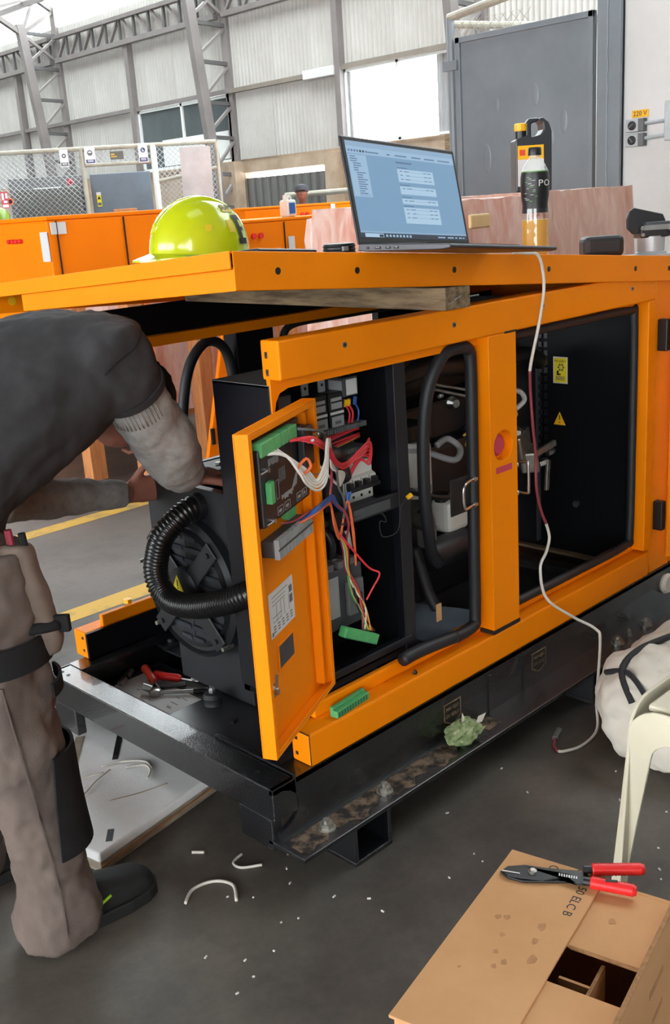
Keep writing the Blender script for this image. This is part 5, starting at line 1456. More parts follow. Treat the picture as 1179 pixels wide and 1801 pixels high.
for sg in (-1, 0, 1):
    pts = []
    for i in range(15):
        t = pi * (.12 + .76 * i / 14)
        pts.append(HC + hf[1] * (HS * .134 * cos(t)) + hf[2] * (sg * .028 * sin(t)) + hf[3] * (.018 + .1275 * sin(t) * (1 - .02 * abs(sg)) ))
    MB().tube(pts, .007, 8).build('crown_ridge', M['helmet'], hel, smooth=True)
def on_shell(ph, th, lift=.0012):
    p = dome(th, ph); q = dome(th, ph + .02); r_ = dome(th + .02, ph)
    ex = (q - p).normalized(); ez = ex.cross((r_ - p)).normalized()
    if ez.dot(p - HC) < 0: ez = -ez
    ey = ez.cross(ex).normalized()
    return (p + ez * lift, ex, ey, ez)
def patch(name, ph0, ph1, th0, th1, m, lift=.0015, nu=8, nv=6):
    mb = MB(); mb.grid(lambda u, v: (lambda f: f[0])(on_shell(ph0 + (ph1 - ph0) * u, th0 + (th1 - th0) * v, lift)), nu, nv)
    return mb.build(name, M[m], hel, smooth=True)
# side seen from the camera lies round ph = 150..260 degrees in the helmet's own turn
PB = radians(106)
patch('name_tape', PB + .16, PB + .62, .52, .66, 'tape_yellow')
def shell_text(s_, ph, th, size, nm):
    f = on_shell(ph, th, .003)
    return text(nm, s_, size, f, M['ink'], hel, .0004)
shell_text('SUMI', PB + .39, .59, .022, 'tape_lettering')
patch('letter', PB + .34, PB + .64, .40, .47, 'ink', .002)
patch('letter', PB + .38, PB + .52, .20, .42, 'ink', .002)
patch('letter', PB + .44, PB + .62, .26, .31, 'ink', .002)
patch('letter', PB + .36, PB + .66, .10, .17, 'ink', .002)
patch('letter', PB + .40, PB + .52, .15, .24, 'ink', .002)
patch('tape_square', PB - .42, PB - .27, .26, .34, 'tape_yellow')
patch('tape_square', PB + .12, PB + .28, .24, .40, 'tape_yellow')
MB().sphere(HC + hf[1] * .10 + hf[3] * .006, .03, .06, .008, 10, 6).build('headband', M['plastic_black'], hel, smooth=True)

# drink bottle
BC = V((1.222, .12, rz(1.222, .12) + .001)); bf = (BC, *WORLD[1:])
bt = thing('drink_bottle', 'half full plastic drink bottle with black and green label behind the laptop', 'bottle', BC)
MB().lathe([(.030, 0), (.0375, .006), (.0385, .02), (.037, .03), (.0385, .04), (.037, .05), (.0385, .06), (.037, .07), (.0385, .085), (.0375, .115), (.036, .13)], bf, 28).build('shell', M['bottle_clear'], bt, smooth='auto')
MB().lathe([(.0295, .002), (.0365, .007), (.0372, .02), (.036, .03), (.0372, .04), (.036, .05), (.0372, .06), (.036, .07), (.0372, .085), (.0368, .100)], bf, 28).build('drink', M['juice'], bt, smooth='auto')
MB().lathe([(.0365, .118), (.0350, .14), (.0385, .165), (.0398, .19), (.0398, .212), (.0375, .226)], bf, 32).build('label', M['plastic_black'], bt, smooth='auto')
MB().lathe([(.0378, .222), (.0372, .229)], bf, 32, cap=False).build('label_band', M['pot_green'], bt, smooth='auto')
MB().lathe([(.0372, .228), (.030, .243), (.022, .256), (.0145, .264), (.0145, .272)], bf, 28).build('shoulder', M['clear'], bt, smooth='auto')
MB().lathe([(.0185, .270), (.0185, .288), (.0165, .291)], bf, 24).build('cap', M['plastic_black'], bt, smooth='auto')
vd = V((-.80, -.60, 0)); rt = V((.60, -.80, 0))
def bl(name, ang, z, w_, h_, m):
    d_ = (vd * cos(ang) + rt * sin(ang)).normalized(); e_ = (rt * cos(ang) - vd * sin(ang)).normalized()
    rr = .0402 if z > .17 else .0385
    return MB().fbox((BC + d_ * rr + FZ * z, e_, FZ, d_), -w_ / 2, w_ / 2, -h_ / 2, h_ / 2, 0, .0005).build(name, M[m], bt)
random.seed(9)
for i in range(16):
    bl('label_print', -.75 + random.uniform(0, .9), .150 + i * .0042, random.uniform(.006, .013), .0018, 'pot_green' if i % 3 == 0 else 'label_grey')
for (ch, ang) in (('P', .36), ('O', .86)):
    d_ = (vd * cos(ang) + rt * sin(ang)).normalized(); e_ = (rt * cos(ang) - vd * sin(ang)).normalized()
    text('label_lettering', ch, .024, (BC + d_ * .0404 + FZ * .196, e_, FZ, d_), M['label'], bt, .0004, sx=1.25)

# black tin and flat case between helmet and laptop
tc_ = V((.50, .18, rz(.50, .18))); tin = thing('tape_roll', 'ridged black round tin beside the laptop on the roof edge', 'tin', tc_)
MB().lathe([(.036, 0), (.038, .003), (.038, .030), (.036, .034)], (tc_, *WORLD[1:]), 32).build('drum', M['plastic_black'], tin, smooth='auto')
for z in (.010, .018, .026): MB().lathe([(.0385, z), (.0395, z + .002), (.0385, z + .004)], (tc_, *WORLD[1:]), 32, cap=False).build('ridge', M['casting'], tin)
MB().fbox((tc_ + V((-.01, -.035, .018)), V((1, 0, 0)), V((0, 1, 0)), FZ), -.016, .0, -.006, 0, 0, .010).build('catch', M['label_grey'], tin)
fc_ = V((.33, .22, rz(.33, .22))); 
fcase = MB().fbox((V((.33, .22, rz(.33, .22) + .002)), V((.10, .0, -.0083)).normalized(), V((0, 1, -.06)).normalized(), FZ), -.085, .10, -.04, .04, 0, .020).build('flat_case', M['plastic_black'], None, bevel=.006, seg=3)
tag(fcase, 'flat black case lying between the helmet and the black tin', 'case')

# gland and latch parts at the right end of the roof
gc = V((1.93, .15, rz(1.93, .15)))
gl = thing('exhaust_flange', 'light grey flanged pipe stub with a black clamp on top, right end of roof', 'pipe stub', gc)
cf2 = (gc, V((.707, -.707, 0)), V((.66, .69, -.04)).normalized(), FZ)
MB().fbox(cf2, -.09, .16, -.06, .06, 0, .010).build('plate', M['galv'], gl, bevel=.003)
MB().lathe([(.052, .010), (.050, .016), (.044, .018), (.044, .066), (.040, .066), (.040, .03)], cf2, 28).build('stub', M['galv'], gl, smooth='auto')
MB().fbox(cf2, -.046, .046, -.04, .04, .062, .098).build('clamp', M['plastic_black'], gl, bevel=.004)
MB().fbox(cf2, -.036, .046, -.043, -.040, .086, .102).build('clamp_strip', M['steel'], gl)
MB().fbox(cf2, -.030, .050, -.038, .038, .100, .112).build('clamp_lid', M['dark_grey'], gl, bevel=.003)
for (a, b_) in ((-.040, .072), (-.042, .092), (.055, .08)):
    MB().lathe([(.006, 0), (.006, .005)], (gc + cf2[1] * a + cf2[2] * -.041 + FZ * b_, cf2[1], FZ, -cf2[2]), 8).build('screw', M['steel'], gl)
pd = cf2
MB().prism([gc + cf2[1] * a + FZ * b_ + cf2[2] * -.01 for (a, b_) in ((-.060, .160), (.035, .135), (.045, .112), (-.035, .100), (-.046, .078), (-.062, .075), (-.082, .095), (-.084, .125), (-.075, .150))], cf2[2] * .012).build('paddle', M['plastic_black'], gl, bevel=.003)
MB().tube(smoothpath([gc + cf2[1] * .05 + FZ * .075, gc + cf2[1] * .075 + FZ * .07, gc + cf2[1] * .09 + FZ * .03, gc + cf2[1] * .11 + FZ * .014], 5), .012, 8).build('strap', M['plastic_black'], gl, smooth=True)
bc_ = V((1.74, .22, rz(1.74, .22)))
bx = MB().fbox((bc_, V((.707, -.707, 0)), V((.66, .69, -.04)).normalized(), FZ), -.065, .065, -.04, .05, 0, .068).build('rubber_cover', M['rubber'], None, bevel=.018, seg=3)
tag(bx, 'crumpled black rubber cover beside the grey pipe stub', 'cover')

# programming cable
cab = thing('programming_cable', 'thin pale cable hanging from the laptop over the frame to the floor', 'cable', (1.0, -.1, 0))
cp = [(.93, -.01, 1.362), (.985, -.013, 1.356), (1.03, -.022, 1.345), (1.041, -.03, 1.272), (1.022, -.03, 1.186), (1.0, -.02, 1.09), (.995, -.015, 1.05)]
MB().tube(smoothpath(cp, 6), .0042, 8).build('cable_run', M['cable'], cab, smooth=True)
cp2 = [(.995, -.015, 1.05), (1.005, -.01, .98), (1.015, -.01, .889), (1.03, -.008, .80), (1.028, -.01, .72), (1.05, -.01, .645), (1.075, -.01, .60)]
MB().tube(smoothpath(cp2, 6), .0042, 8).build('faded_length', M['cable_red'], cab, smooth=True)
cp3 = [(1.075, -.01, .60), (1.088, -.012, .555), (1.06, -.02, .52), (1.03, -.02, .479), (1.045, -.03, .386), (1.135, -.06, .305), (1.180, -.11, .263), (1.172, -.13, .229), (1.123, -.15, .069), (1.06, -.19, .012), (.968, -.199, .005), (.912, -.18, .005), (.898, -.165, .005)]
MB().tube(smoothpath(cp3, 6), .0042, 8).build('cable_run', M['cable'], cab, smooth=True)
MB().tube(smoothpath([(.898, -.165, .005), (.915, -.14, .005), (.95, -.12, .005)], 5), .0045, 8).build('taped_end', M['cable_red'], cab, smooth=True)
MB().tube([(.95, -.12, .006), (1.0, -.102, .006)], .0085, 10).build('plug', M['grey_plastic'], cab, smooth='auto')

# ------------------------------------------------------------------ small things on the frame
cn = MB().fbox(frame((.283, .022, .3362), (1, .1, 0), (0, 0, 1)), -.062, .062, -.012, .012, 0, .018).fbox(frame((.283, .022, .3362), (1, .1, 0), (0, 0, 1)), -.062, .062, .002, .012, .018, .024).build('terminal_connector', M['green'], None, bevel=.0015)
tag(cn, 'loose green terminal connector lying on the orange sill', 'connector')
for i in range(11):
    MB().fbox(frame((.283, .022, .3362), (1, .1, 0), (0, 0, 1)), -.058 + i * .0105, -.052 + i * .0105, -.0126, -.0118, .003, .015).build('plug_way', M['green_dark'], cn)
sc_ = MB().lathe([(.006, 0), (.006, .004), (.003, .010)], (V((.52, .018, .3362)), *WORLD[1:]), 8).build('lost_screw', M['plastic_black'])
tag(sc_, 'tiny black screw on the sill by the loose rubber seal', 'screw')
# crumpled bag with leaves on the flange
lv = thing('crumpled_bag', 'crumpled plastic bag with green leaves stuffed on the base flange', 'bag', (.63, -.045, .112))
random.seed(17)
mb = MB(); mb.sphere((.63, -.045, .142), .058, .036, .030, 22, 14)
for i, p in enumerate(mb.v):
    d_ = (p - V((.63, -.045, .142)))
    p += d_ * random.uniform(-.16, .2)
mb.build('wrapping', M['leaf'], lv)
for i in range(12):
    a = random.uniform(0, 2 * pi); r = random.uniform(.01, .045)
    c_ = V((.63 + r * 1.2 * cos(a), -.058 + .6 * r * sin(a), .150 + random.uniform(-.02, .022)))
    d_ = V((cos(a), sin(a) * .5, random.uniform(.1, .9))).normalized(); w_ = d_.cross(V((0, -1, .3))).normalized()
    n_ = d_.cross(w_)
    MB().prism([c_ - d_ * .02, c_ + w_ * .010, c_ + d_ * .024, c_ - w_ * .010], n_ * .001).build('leaf', M['leaf' if i % 3 else 'bag'], lv)
# tool tray in the well
tr = thing('tool_tray', 'flat black tray with a paper sheet in the near well of the base', 'tray', (.27, .79, .112))
MB().box(.160, .365, .615, .960, .112, .150).build('tray_body', M['pan'], tr, bevel=.004)
MB().box(.160, .365, .615, .625, .150, .158).box(.160, .365, .95, .960, .150, .158).box(.160, .170, .625, .95, .150, .158).box(.355, .365, .625, .95, .150, .158).build('tray_rim', M['pan'], tr, bevel=.002)
pp = tag(MB().box(.178, .292, .65, .942, .1505, .1525).build('paper_sheet', M['foam']), 'smudged white paper sheet lying in the black tray', 'paper')
random.seed(4)
for i in range(16):
    a, b_ = random.uniform(.185, .27), random.uniform(.66, .90)
    MB().box(a, a + .002, b_, b_ + random.uniform(.01, .035), .1525, .1529).build('print_line', M['ink_grey'], pp)
cb_ = tag(MB().box(.294, .35, .66, .80, .1505, .1535).build('card_strip', M['sign_grey']), 'olive card strip beside the paper in the black tray', 'card')
def driver(name, lab, a, b_, hm, L=.5, r=.0135, bl=None):
    a = V(a); b_ = V(b_); d_ = (b_ - a).normalized()
    t = thing(name, lab, 'screwdriver', a)
    L_ = (b_ - a).length
    MB().tube([a, a + d_ * .006, a + d_ * .05, a + d_ * .085, a + d_ * .098], r, 10, rad=[r * .7, r, r * .85, r, r * .6]).build('handle', M[hm], t, smooth='auto')
    MB().tube([a + d_ * .095, b_], .0035, 8).build('blade', M['steel'], t, smooth='auto')
    return t
driver('screwdriver', 'orange red handled screwdriver lying across the paper in the tray', (.283, .925, .180), (.232, .770, .168), 'red_orange')
driver('screwdriver', 'red handled screwdriver lying beside the orange red one in the tray', (.285, .880, .168), (.345, .735, .166), 'red')
wr = thing('ratchet_wrench', 'chrome ratchet wrench with its round head on the paper in the tray', 'wrench', (.225, .785, .153))
MB().lathe([(.017, 0), (.018, .004), (.018, .016), (.012, .020)], (V((.222, .786, .153)), *WORLD[1:]), 18).build('head', M['steel'], wr, smooth='auto')
MB().tube([(.230, .775, .162), (.285, .715, .162), (.31, .69, .162)], .006, 10).build('shank', M['steel'], wr, smooth='auto')
MB().tube([(.30, .70, .162), (.33, .668, .162)], .009, 10).build('grip', M['plastic_black'], wr, smooth='auto')
MB().lathe([(.011, 0), (.011, .03), (.008, .03), (.008, .02)], frame((.222, .80, .168), (0, 0, 1), (-.4, .9, .2)), 14).build('socket_bit', M['steel'], wr, smooth='auto')
for (p, lab) in (((.235, .955, .158), 'chrome socket standing at the far end of the black tray'), ((.19, .925, .158), 'short chrome socket lying near the tray corner by the sill')):
    s_ = MB().lathe([(.010, 0), (.011, .003), (.011, .028), (.008, .03)], frame(p, (0, 0, 1), (.9, .3, .3)), 14).build('socket_bit', M['steel'], None, smooth='auto')
    tag(s_, lab, 'socket')
bh = MB().fbox((V((.285, .80, .156)), V((.75, -.66, 0)), V((.66, .75, 0)), FZ), -.05, .05, -.02, .02, 0, .008).build('black_pliers_jaw', M['plastic_black'], None, bevel=.004)
bh.name = 'tool_case'
tag(bh, 'small flat black tool case under the screwdrivers in the tray', 'case')
hs = MB().tube(smoothpath([(.335, .745, .178), (.335, .69, .196), (.31, .62, .212), (.268, .557, .218)], 6), .010, 10).build('pale_strap', M['label'], None, smooth=True)
hs.name = 'pale_tube'
tag(hs, 'short curved pale grey tube arching from the tray to the rubber mount', 'tube')
mn = thing('rubber_mount', 'black rubber anti vibration mount standing on the deck plate', 'mount', (.19, .455, .246))
MB().lathe([(.026, 0), (.024, .008), (.028, .022), (.022, .032), (.012, .034)], (V((.19, .455, .246)), *WORLD[1:]), 20).build('cushion', M['rubber'], mn, smooth='auto')
MB().lathe([(.010, .034), (.010, .042), (.006, .048)], (V((.19, .455, .246)), *WORLD[1:]), 6).build('stud', M['steel'], mn)

# ------------------------------------------------------------------ on the floor
# white foam board
fb_o = V((-.255, .362, 0)); fbx = V((.967, .166, 0)).normalized(); fby = V((-.166, .967, 0)).normalized()
fbd = thing('foam_board', 'dirty white padded board lying under the near end of the base frame', 'board', fb_o)
MB().fbox((fb_o, fbx, fby, FZ), 0, .62, 0, .58, .030, .058).build('white_face', M['foam'], fbd, bevel=.008, seg=3)
MB().fbox((fb_o, fbx, fby, FZ), .003, .618, .003, .578, 0, .034).build('under_layer', M['foam_side'], fbd, bevel=.004)
MB().fbox((fb_o, fbx, fby, FZ), .0, .62, -.002, .0, .018, .024).build('side_seam', M['stain'], fbd)
for (a, b_, l_) in ((.33, .30, .16), (.52, .22, .14), (.05, .02, .05)):
    MB().fbox((fb_o + fbx * a + fby * b_ + FZ * .058, (fbx * .75 + fby * .66).normalized(), (fby * .75 - fbx * .66).normalized(), FZ), 0, l_, -.008, .008, 0, .0012).build('black_tape', M['ink'], fbd)
MB().fbox((fb_o + fbx * .22 + fby * .36 + FZ * .058, (fbx * .75 + fby * .66).normalized(), (fby * .75 - fbx * .66).normalized(), FZ), 0, .2, -.012, .012, 0, .0012).build('torn_tape', M['foam_side'], fbd)
MB().fbox((fb_o + fbx * .19 + fby * .47 + FZ * .058, fbx, fby, FZ), 0, .04, 0, .012, 0, .001).build('red_mark', M['red_soft'], fbd)
def offcut(pts, lab, m='cable', r=.003):
    o = MB().tube(smoothpath(pts, 6), r, 7).build('cable_offcut', M[m], None, smooth=True)
    return tag(o, lab, 'cable offcut', None)
zb_ = .0625
def fbp(a, b_): return fb_o + fbx * a + fby * b_ + FZ * zb_
offcut([fbp(.16, .36), fbp(.20, .31), fbp(.26, .27)], 'nearly straight white cable offcut on the foam board', r=.0022)
offcut([fbp(.14, .30), fbp(.13, .27), fbp(.155, .235), fbp(.22, .255), fbp(.28, .265)], 'hook shaped white cable offcut at the left of the foam board', r=.0022)
offcut([fbp(.28, .30), fbp(.33, .265), fbp(.36, .21), fbp(.345, .17)], 'long bowed white cable offcut at the right of the foam board')
offcut([fbp(.31, .235), fbp(.345, .20), fbp(.335, .165), fbp(.30, .14)], 'bright white curl of cable inside the bowed one on the board')
offcut([fbp(.17, .15), fbp(.24, .105), fbp(.31, .075)], 'thin grey offcut along the near side of the foam board', 'foam_side', .0014)
offcut([(-.188, .118, .004), (-.145, .145, .004), (-.095, .13, .004), (-.075, .085, .004), (-.105, .035, .004)], 'white cable offcut curved like an arch on the floor by the boot', r=.004)
offcut([(.015, .16, .004), (-.02, .15, .004), (-.02, .12, .004), (.02, .09, .004)], 'short white cable offcut curled like a C on the floor', r=.0035)
offcut([(-.06, .262, .004), (-.040, .238, .004)], 'tiny straight white offcut beside the foam board corner', r=.0038)
random.seed(40)
scr = MB()
for i in range(34):
    x, y = random.uniform(-.2, 1.0), random.uniform(-.75, -.05)
    if i < 12: x, y = random.uniform(-.3, .1), random.uniform(-.3, .1)
    if -.55 < x < .13 and -.99 < y < -.62: continue
    a = random.uniform(0, 3.1); l_ = random.uniform(.0015, .0045)
    scr.fbox((V((x, y, 0)), V((cos(a), sin(a), 0)), V((-sin(a), cos(a), 0)), FZ), -l_, l_, -.0015, .0015, .0002, .003)
o = scr.build('floor_scraps', M['label']); o['kind'] = 'stuff'; tag(o, 'scatter of tiny wire scraps on the dark floor', 'scraps')

# cardboard box
BO = V((-.006, -.669, 0)); BU = V((-.977, -.212, 0)).normalized(); BV = V((.212, -.977, 0)).normalized()
cbx = thing('cardboard_box', 'brown cardboard carton with half open flaps in the right foreground', 'box', BO + BU * .2 + BV * .15)
BW, BL, BH, t_ = .293, .428, .395, .005
def cb2(name, u0, u1, v0, v1, z0, z1, m='card', bevel=0.0):
    return MB().fbox((BO, BU, BV, FZ), u0, u1, v0, v1, z0, z1).build(name, M[m], cbx, bevel=bevel)
cb2('side_wall', 0, BL, 0, t_, 0, BH); cb2('side_wall', 0, BL, BW - t_, BW, 0, BH + .045)
cb2('side_wall', 0, t_, t_, BW - t_, 0, BH); cb2('side_wall', BL - t_, BL, t_, BW - t_, 0, BH)
cb2('bottom', t_, BL - t_, t_, BW - t_, 0, t_)
cb2('cut_edge', .0, BL, BW - t_ - .001, BW + .001, BH + .045, BH + .0465, 'card_dark')
cb2('end_flap', 0.0, .172, .02, BW - t_ - .001, BH - .006, BH - .001, bevel=.001)
cb2('end_flap', .258, BL, .02, BW - t_ - .001, BH - .006, BH - .001, bevel=.001)
fl2 = MB().fbox((BO + FZ * BH, BU, BV, FZ), -.004, BL + .006, -.006, .163, 0, .0052).build('top_flap', M['card'], cbx, bevel=.0015)
cb2('divider', .168, .262, .215, .220, BH - .19, BH - .02)
cb2('divider', .214, .219, .165, .215, BH - .19, BH - .025)
cb2('divider_edge', .172, .258, .2148, .2202, BH - .02, BH - .0185, 'card_dark')
cb2('flap_edge', .1715, .1735, .165, BW - t_, BH - .0065, BH - .0005, 'card_dark')
def stain(u, v, r, z=None, m='stain'):
    c_ = BO + BU * u + BV * v + FZ * (BH + .0053 if v < .163 else BH - .0009)
    pts = [c_ + BU * (r * (1 + .25 * sin(3 * a + u * 40)) * cos(a)) + BV * (r * .8 * (1 + .2 * cos(2 * a + v * 50)) * sin(a)) for a in [2 * pi * i / 14 for i in range(14)]]
    MB().prism(pts, FZ * .0003).build('stain', M[m], cbx)
for (u, v, r) in ((.16, .115, .009), (.195, .118, .007), (.205, .068, .005), (.245, .075, .005), (.26, .095, .006), (.275, .085, .005), (.235, .13, .010), (.17, .045, .006), (.165, .058, .006), (.09, .205, .007), (.30, .04, .003)):
    stain(u, v, r)
text('printed_words', '50 ELC B', .021, (BO + BU * .078 + BV * .138 + FZ * (BH + .0053), BU, BV, FZ), M['ink'], cbx, .0002)
text('printed_words', 'C A', .020, (BO + BU * .012 + BV * .120 + FZ * (BH + .0053), BU, BV, FZ), M['ink'], cbx, .0002)
MB().lathe([(.008, 0), (.008, .0003), (.006, .0003)], (BO + BU * .014 + BV * .078 + FZ * (BH + .0053), BU, BV, FZ), 20, cap=False).build('printed_ring', M['ink'], cbx)
for (z, l_) in ((.36, .07), (.30, .05)):
    MB().fbox((BO + BV * (BW + .0004), BU, FZ, BV), .12, .12 + l_, z, z + .012, 0, .0004).build('printed_words', M['stain'], cbx)
# wire stripper
zs_ = BH + .0055
ws = thing('wire_stripper', 'black wire stripper pliers with red grips lying on the cardboard box', 'pliers', (-.03, -.77, zs_))
WA = V((-.073, -.687, 0)); WD = V((.10, -.163, 0)).normalized(); WP = V((WD.y, -WD.x, 0))
def wpt(a, b_, z=0): return WA + WD * a + WP * (b_ * (1.5 if a < .149 else 1.0)) + FZ * (zs_ + z)
MB().prism([wpt(a, b_, .001) for (a, b_) in ((0, 0), (.012, -.011), (.04, -.016), (.075, -.014), (.125, -.014), (.145, -.012), (.148, .0), (.128, .006), (.075, .011), (.04, .014), (.014, .009))], FZ * .004).build('jaw_plate', M['plastic_black'], ws, bevel=.001)
MB().prism([wpt(a, b_, .005) for (a, b_) in ((.004, 0), (.014, -.007), (.04, -.010), (.075, -.010), (.10, -.007), (.128, .012), (.150, .016), (.150, .004), (.12, -.002), (.075, .012), (.04, .011), (.014, .009))], FZ * .0035).build('upper_jaw', M['casting'], ws, bevel=.001)
MB().lathe([(.007, 0), (.007, .004), (.004, .006)], (wpt(.055, 0, .0085), WD, -WP, FZ), 12).build('pivot', M['zinc'], ws)
MB().prism([wpt(a, b_, .009) for (a, b_) in ((.004, .001), (.034, .004), (.034, .0055), (.004, .003))], FZ * .0006).build('cutting_edge', M['steel'], ws)
for i in range(8): MB().fbox((wpt(.098 + i * .004, 0.0 + .0004 * i, .0088), WD, -WP, FZ), 0, .0022, -.003, .003, 0, .0008).build('gauge_mark', M['label'], ws)
def grip(a0, b0, a1, b1, nm):
    p, q = wpt(a0, b0, .010), wpt(a1, b1, .010); d_ = q - p
    MB().tube([p - d_ * .16, p + d_ * .04], .007, 10).build('grip_collar', M['plastic_black'], ws, smooth='auto')
    pts = [p + d_ * (i / 34) for i in range(35)]
    MB().tube(pts, .0105, 14, rad=[(.0108 if i % 2 else .0096) if i < 33 else .008 for i in range(35)]).build('grip', M['red'], ws, smooth=True)
grip(.152, -.020, .237, -.034, 'a'); 
grip(.150, .014, .222, .026, 'b')
MB().fbox((wpt(.185, .0195, .0205), WD, -WP, FZ), -.012, .008, -.003, .003, -.001, .0005).build('grip_badge', M['ink'], ws, bevel=.001)

# plastic chair (one corner in view)
ch = thing('plastic_chair', 'ivory plastic chair whose front leg shows at the right edge', 'chair', (.70, -.85, 0))
SX0, SX1, SY0, SY1, SH = .488, .95, -1.08, -.606, .462
def leg_profile(L):
    """outline of one leg seen square on: (inwards, up), corner at 0, running to the middle of the side"""
    out = [(-.034, 0), (-.017, .18), (.0, .37)] + [(.075 - .075 * cos(a), SH - .075 + .075 * sin(a)) for a in [pi / 2 * i / 6 for i in range(1, 7)]] + [(L * .42, SH)]
    inn = [(L * .42, SH - .060)] + [(.055 + .07 - .07 * sin(a), SH - .062 - .05 + .05 * cos(a)) for a in [pi / 2 * i / 5 for i in range(6)]] + [(.030, .20), (-.002, 0)]
    return out + inn
for (cx, cy, dx, dy) in ((SX0, SY1, 1, -1), (SX1, SY1, -1, -1), (SX0, SY0, 1, 1), (SX1, SY0, -1, 1)):
    mb = MB()
    mb.prism([(cx, cy + dy * a, z) for (a, z) in leg_profile(SY1 - SY0)], (dx * .008, 0, 0))
    mb.prism([(cx + dx * a, cy, z) for (a, z) in leg_profile(SX1 - SX0)], (0, dy * .008, 0))
    mb.build('leg', M['chair'], ch, bevel=.002)
MB().box(SX0 + .03, SX1 - .03, SY0 + .03, SY1 - .03, SH - .018, SH - .002).build('seat', M['chair'], ch, bevel=.006)
for (a, b_, c_, d_) in ((SX0, SX0 + .008, SY0 + .19, SY1 - .19), (SX1 - .008, SX1, SY0 + .19, SY1 - .19), (SX0 + .185, SX1 - .185, SY0, SY0 + .008), (SX0 + .185, SX1 - .185, SY1 - .008, SY1)):
    MB().box(a, b_, c_, d_, SH - .06, SH).build('apron', M['chair'], ch)
MB().fbox((V((SX1 - .02, (SY0 + SY1) / 2, SH)), V((0, 1, 0)), V((1, 0, -.15)).normalized(), V((.15, 0, 1)).normalized()), -.2, .2, -.012, .012, -.01, .40).build('backrest', M['chair'], ch, bevel=.01)

# canvas bag with straps
bg = thing('canvas_bag', 'bulging cream canvas bag with black straps on the floor by the base', 'bag', (1.25, -.42, 0))
mb = MB()
random.seed(8)
mb.sphere((1.27, -.43, .155), .30, .25, .155, 28, 16)
mb.sphere((1.10, -.35, .17), .17, .16, .12, 24, 14)
mb.sphere((1.03, -.40, .09), .12, .15, .09, 24, 14)
mb.sphere((1.42, -.40, .19), .18, .17, .12, 24, 14)
fused('canvas', mb, M['bag'], bg, .011, 6, .055, .10)
canvas = [c for c in children(bg)][0]
bpy.context.view_layer.update()
bl_ = V(world_loc(bg))
def bag_top(x, y):
    ok, p, n_, i_ = canvas.ray_cast(V((x, y, 1.0)) - bl_, V((0, 0, -1)))
    return p.z + bl_.z if ok else .02
def strap(pts, w_=.014):
    pts = [V((x, y, bag_top(x, y) + .004)) for (x, y, dz) in pts]
    MB().tube(smoothpath(pts, 5), w_ * .6, 6).build('strap', M['strap'], bg, smooth=True)
strap([(.95, -.36, .02), (1.0, -.30, .015), (1.08, -.30, .02), (1.18, -.34, .02), (1.35, -.40, .02)], .016)
strap([(.93, -.45, .02), (.98, -.49, .015), (1.06, -.47, .02), (1.14, -.45, .02)], .018)
strap([(1.02, -.24, .02), (1.0, -.32, .02), (.96, -.40, .01)], .014)
MB().fbox((V((1.10, -.46, bag_top(1.10, -.46) + .012)), V((.9, .3, .2)).normalized(), V((-.3, .9, 0)).normalized(), V((-.2, 0, 1)).normalized()), -.03, .03, -.02, .02, 0, .012).build('buckle', M['plastic_black'], bg, bevel=.004)
MB().tube(smoothpath([(.955, -.40, .17), (1.0, -.42, .19), (1.04, -.46, .15), (1.05, -.52, .09)], 5), .006, 8).build('piping', M['bag'], bg, smooth=True)
P_('side_cap', MB().lathe([(.03, 0), (.036, .01), (.03, .022)], frame((1.80, -.0, .19), (1, 0, 0), (0, -1, 0)), 20), 'bag', smooth='auto')

# ================================================================== THE MECHANIC
pe = thing('person', 'mechanic in charcoal t-shirt and taupe work trousers bending over the generator end', 'person', (-.44, .36, 0))
def hand(mb, w, d_, n_, thumb, curl=.5, sz=1.0):
    """palm, four unequal fingers and a thumb; d_ = along the hand, n_ = palm side normal"""
    w = V(w); d_ = V(d_).normalized(); n_ = V(n_); n_ = (n_ - d_ * n_.dot(d_)).normalized(); s_ = d_.cross(n_)
    mb.loft([ring(w + d_ * (a * sz), s_, n_, b_ * sz, c_ * sz, 14) for (a, b_, c_) in ((-.015, .027, .021), (.02, .034, .019), (.06, .042, .017), (.09, .041, .014), (.10, .036, .010))])
    for i, (o_, l_) in enumerate(((-.031, .068), (-.0105, .078), (.0105, .073), (.030, .058))):
        p = w + (d_ * .088 + s_ * o_) * sz; dd = d_.copy(); pts = [p]; 
        for k_ in range(3):
            dd = (dd * cos(curl) + n_ * sin(curl)).normalized()
            p = p + dd * (l_ * sz * (.42, .33, .27)[k_]); pts.append(p)
        mb.tube(smoothpath(pts, 3), .008 * sz, 10, rad=[(.0095 - .0022 * i_ / 9) * sz for i_ in range(10)])
    t0 = w + (d_ * .025 + s_ * thumb * .026) * sz
    td = (d_ * .62 + s_ * thumb * .72 + n_ * .25).normalized()
    t1 = t0 + td * .045 * sz; t2 = t1 + (td * .8 + n_ * .35 + d_ * .3).normalized() * .032 * sz; t3 = t2 + (d_ * .7 + n_ * .6).normalized() * .025 * sz
    mb.tube(smoothpath([t0, t1, t2, t3], 3), .01 * sz, 10, rad=[(.0135 - .005 * i_ / 9) * sz for i_ in range(10)])
# joints
RS, RE, RW = V((-.130, .232, 1.238)), V((.010, .285, 1.015)), V((.130, .375, .892))
LS, LE, LW_ = V((-.12, .585, 1.20)), V((-.21, .625, .885)), V((.135, .665, .815))
NB, HD = V((-.015, .43, 1.18)), V((.046, .44, 1.085))
RH, LH = V((-.49, .275, .90)), V((-.49, .485, .90))
RK, RA = V((-.455, .25, .50)), V((-.425, .25, .10))
LK, LA = V((-.44, .52, .49)), V((-.50, .56, .10))
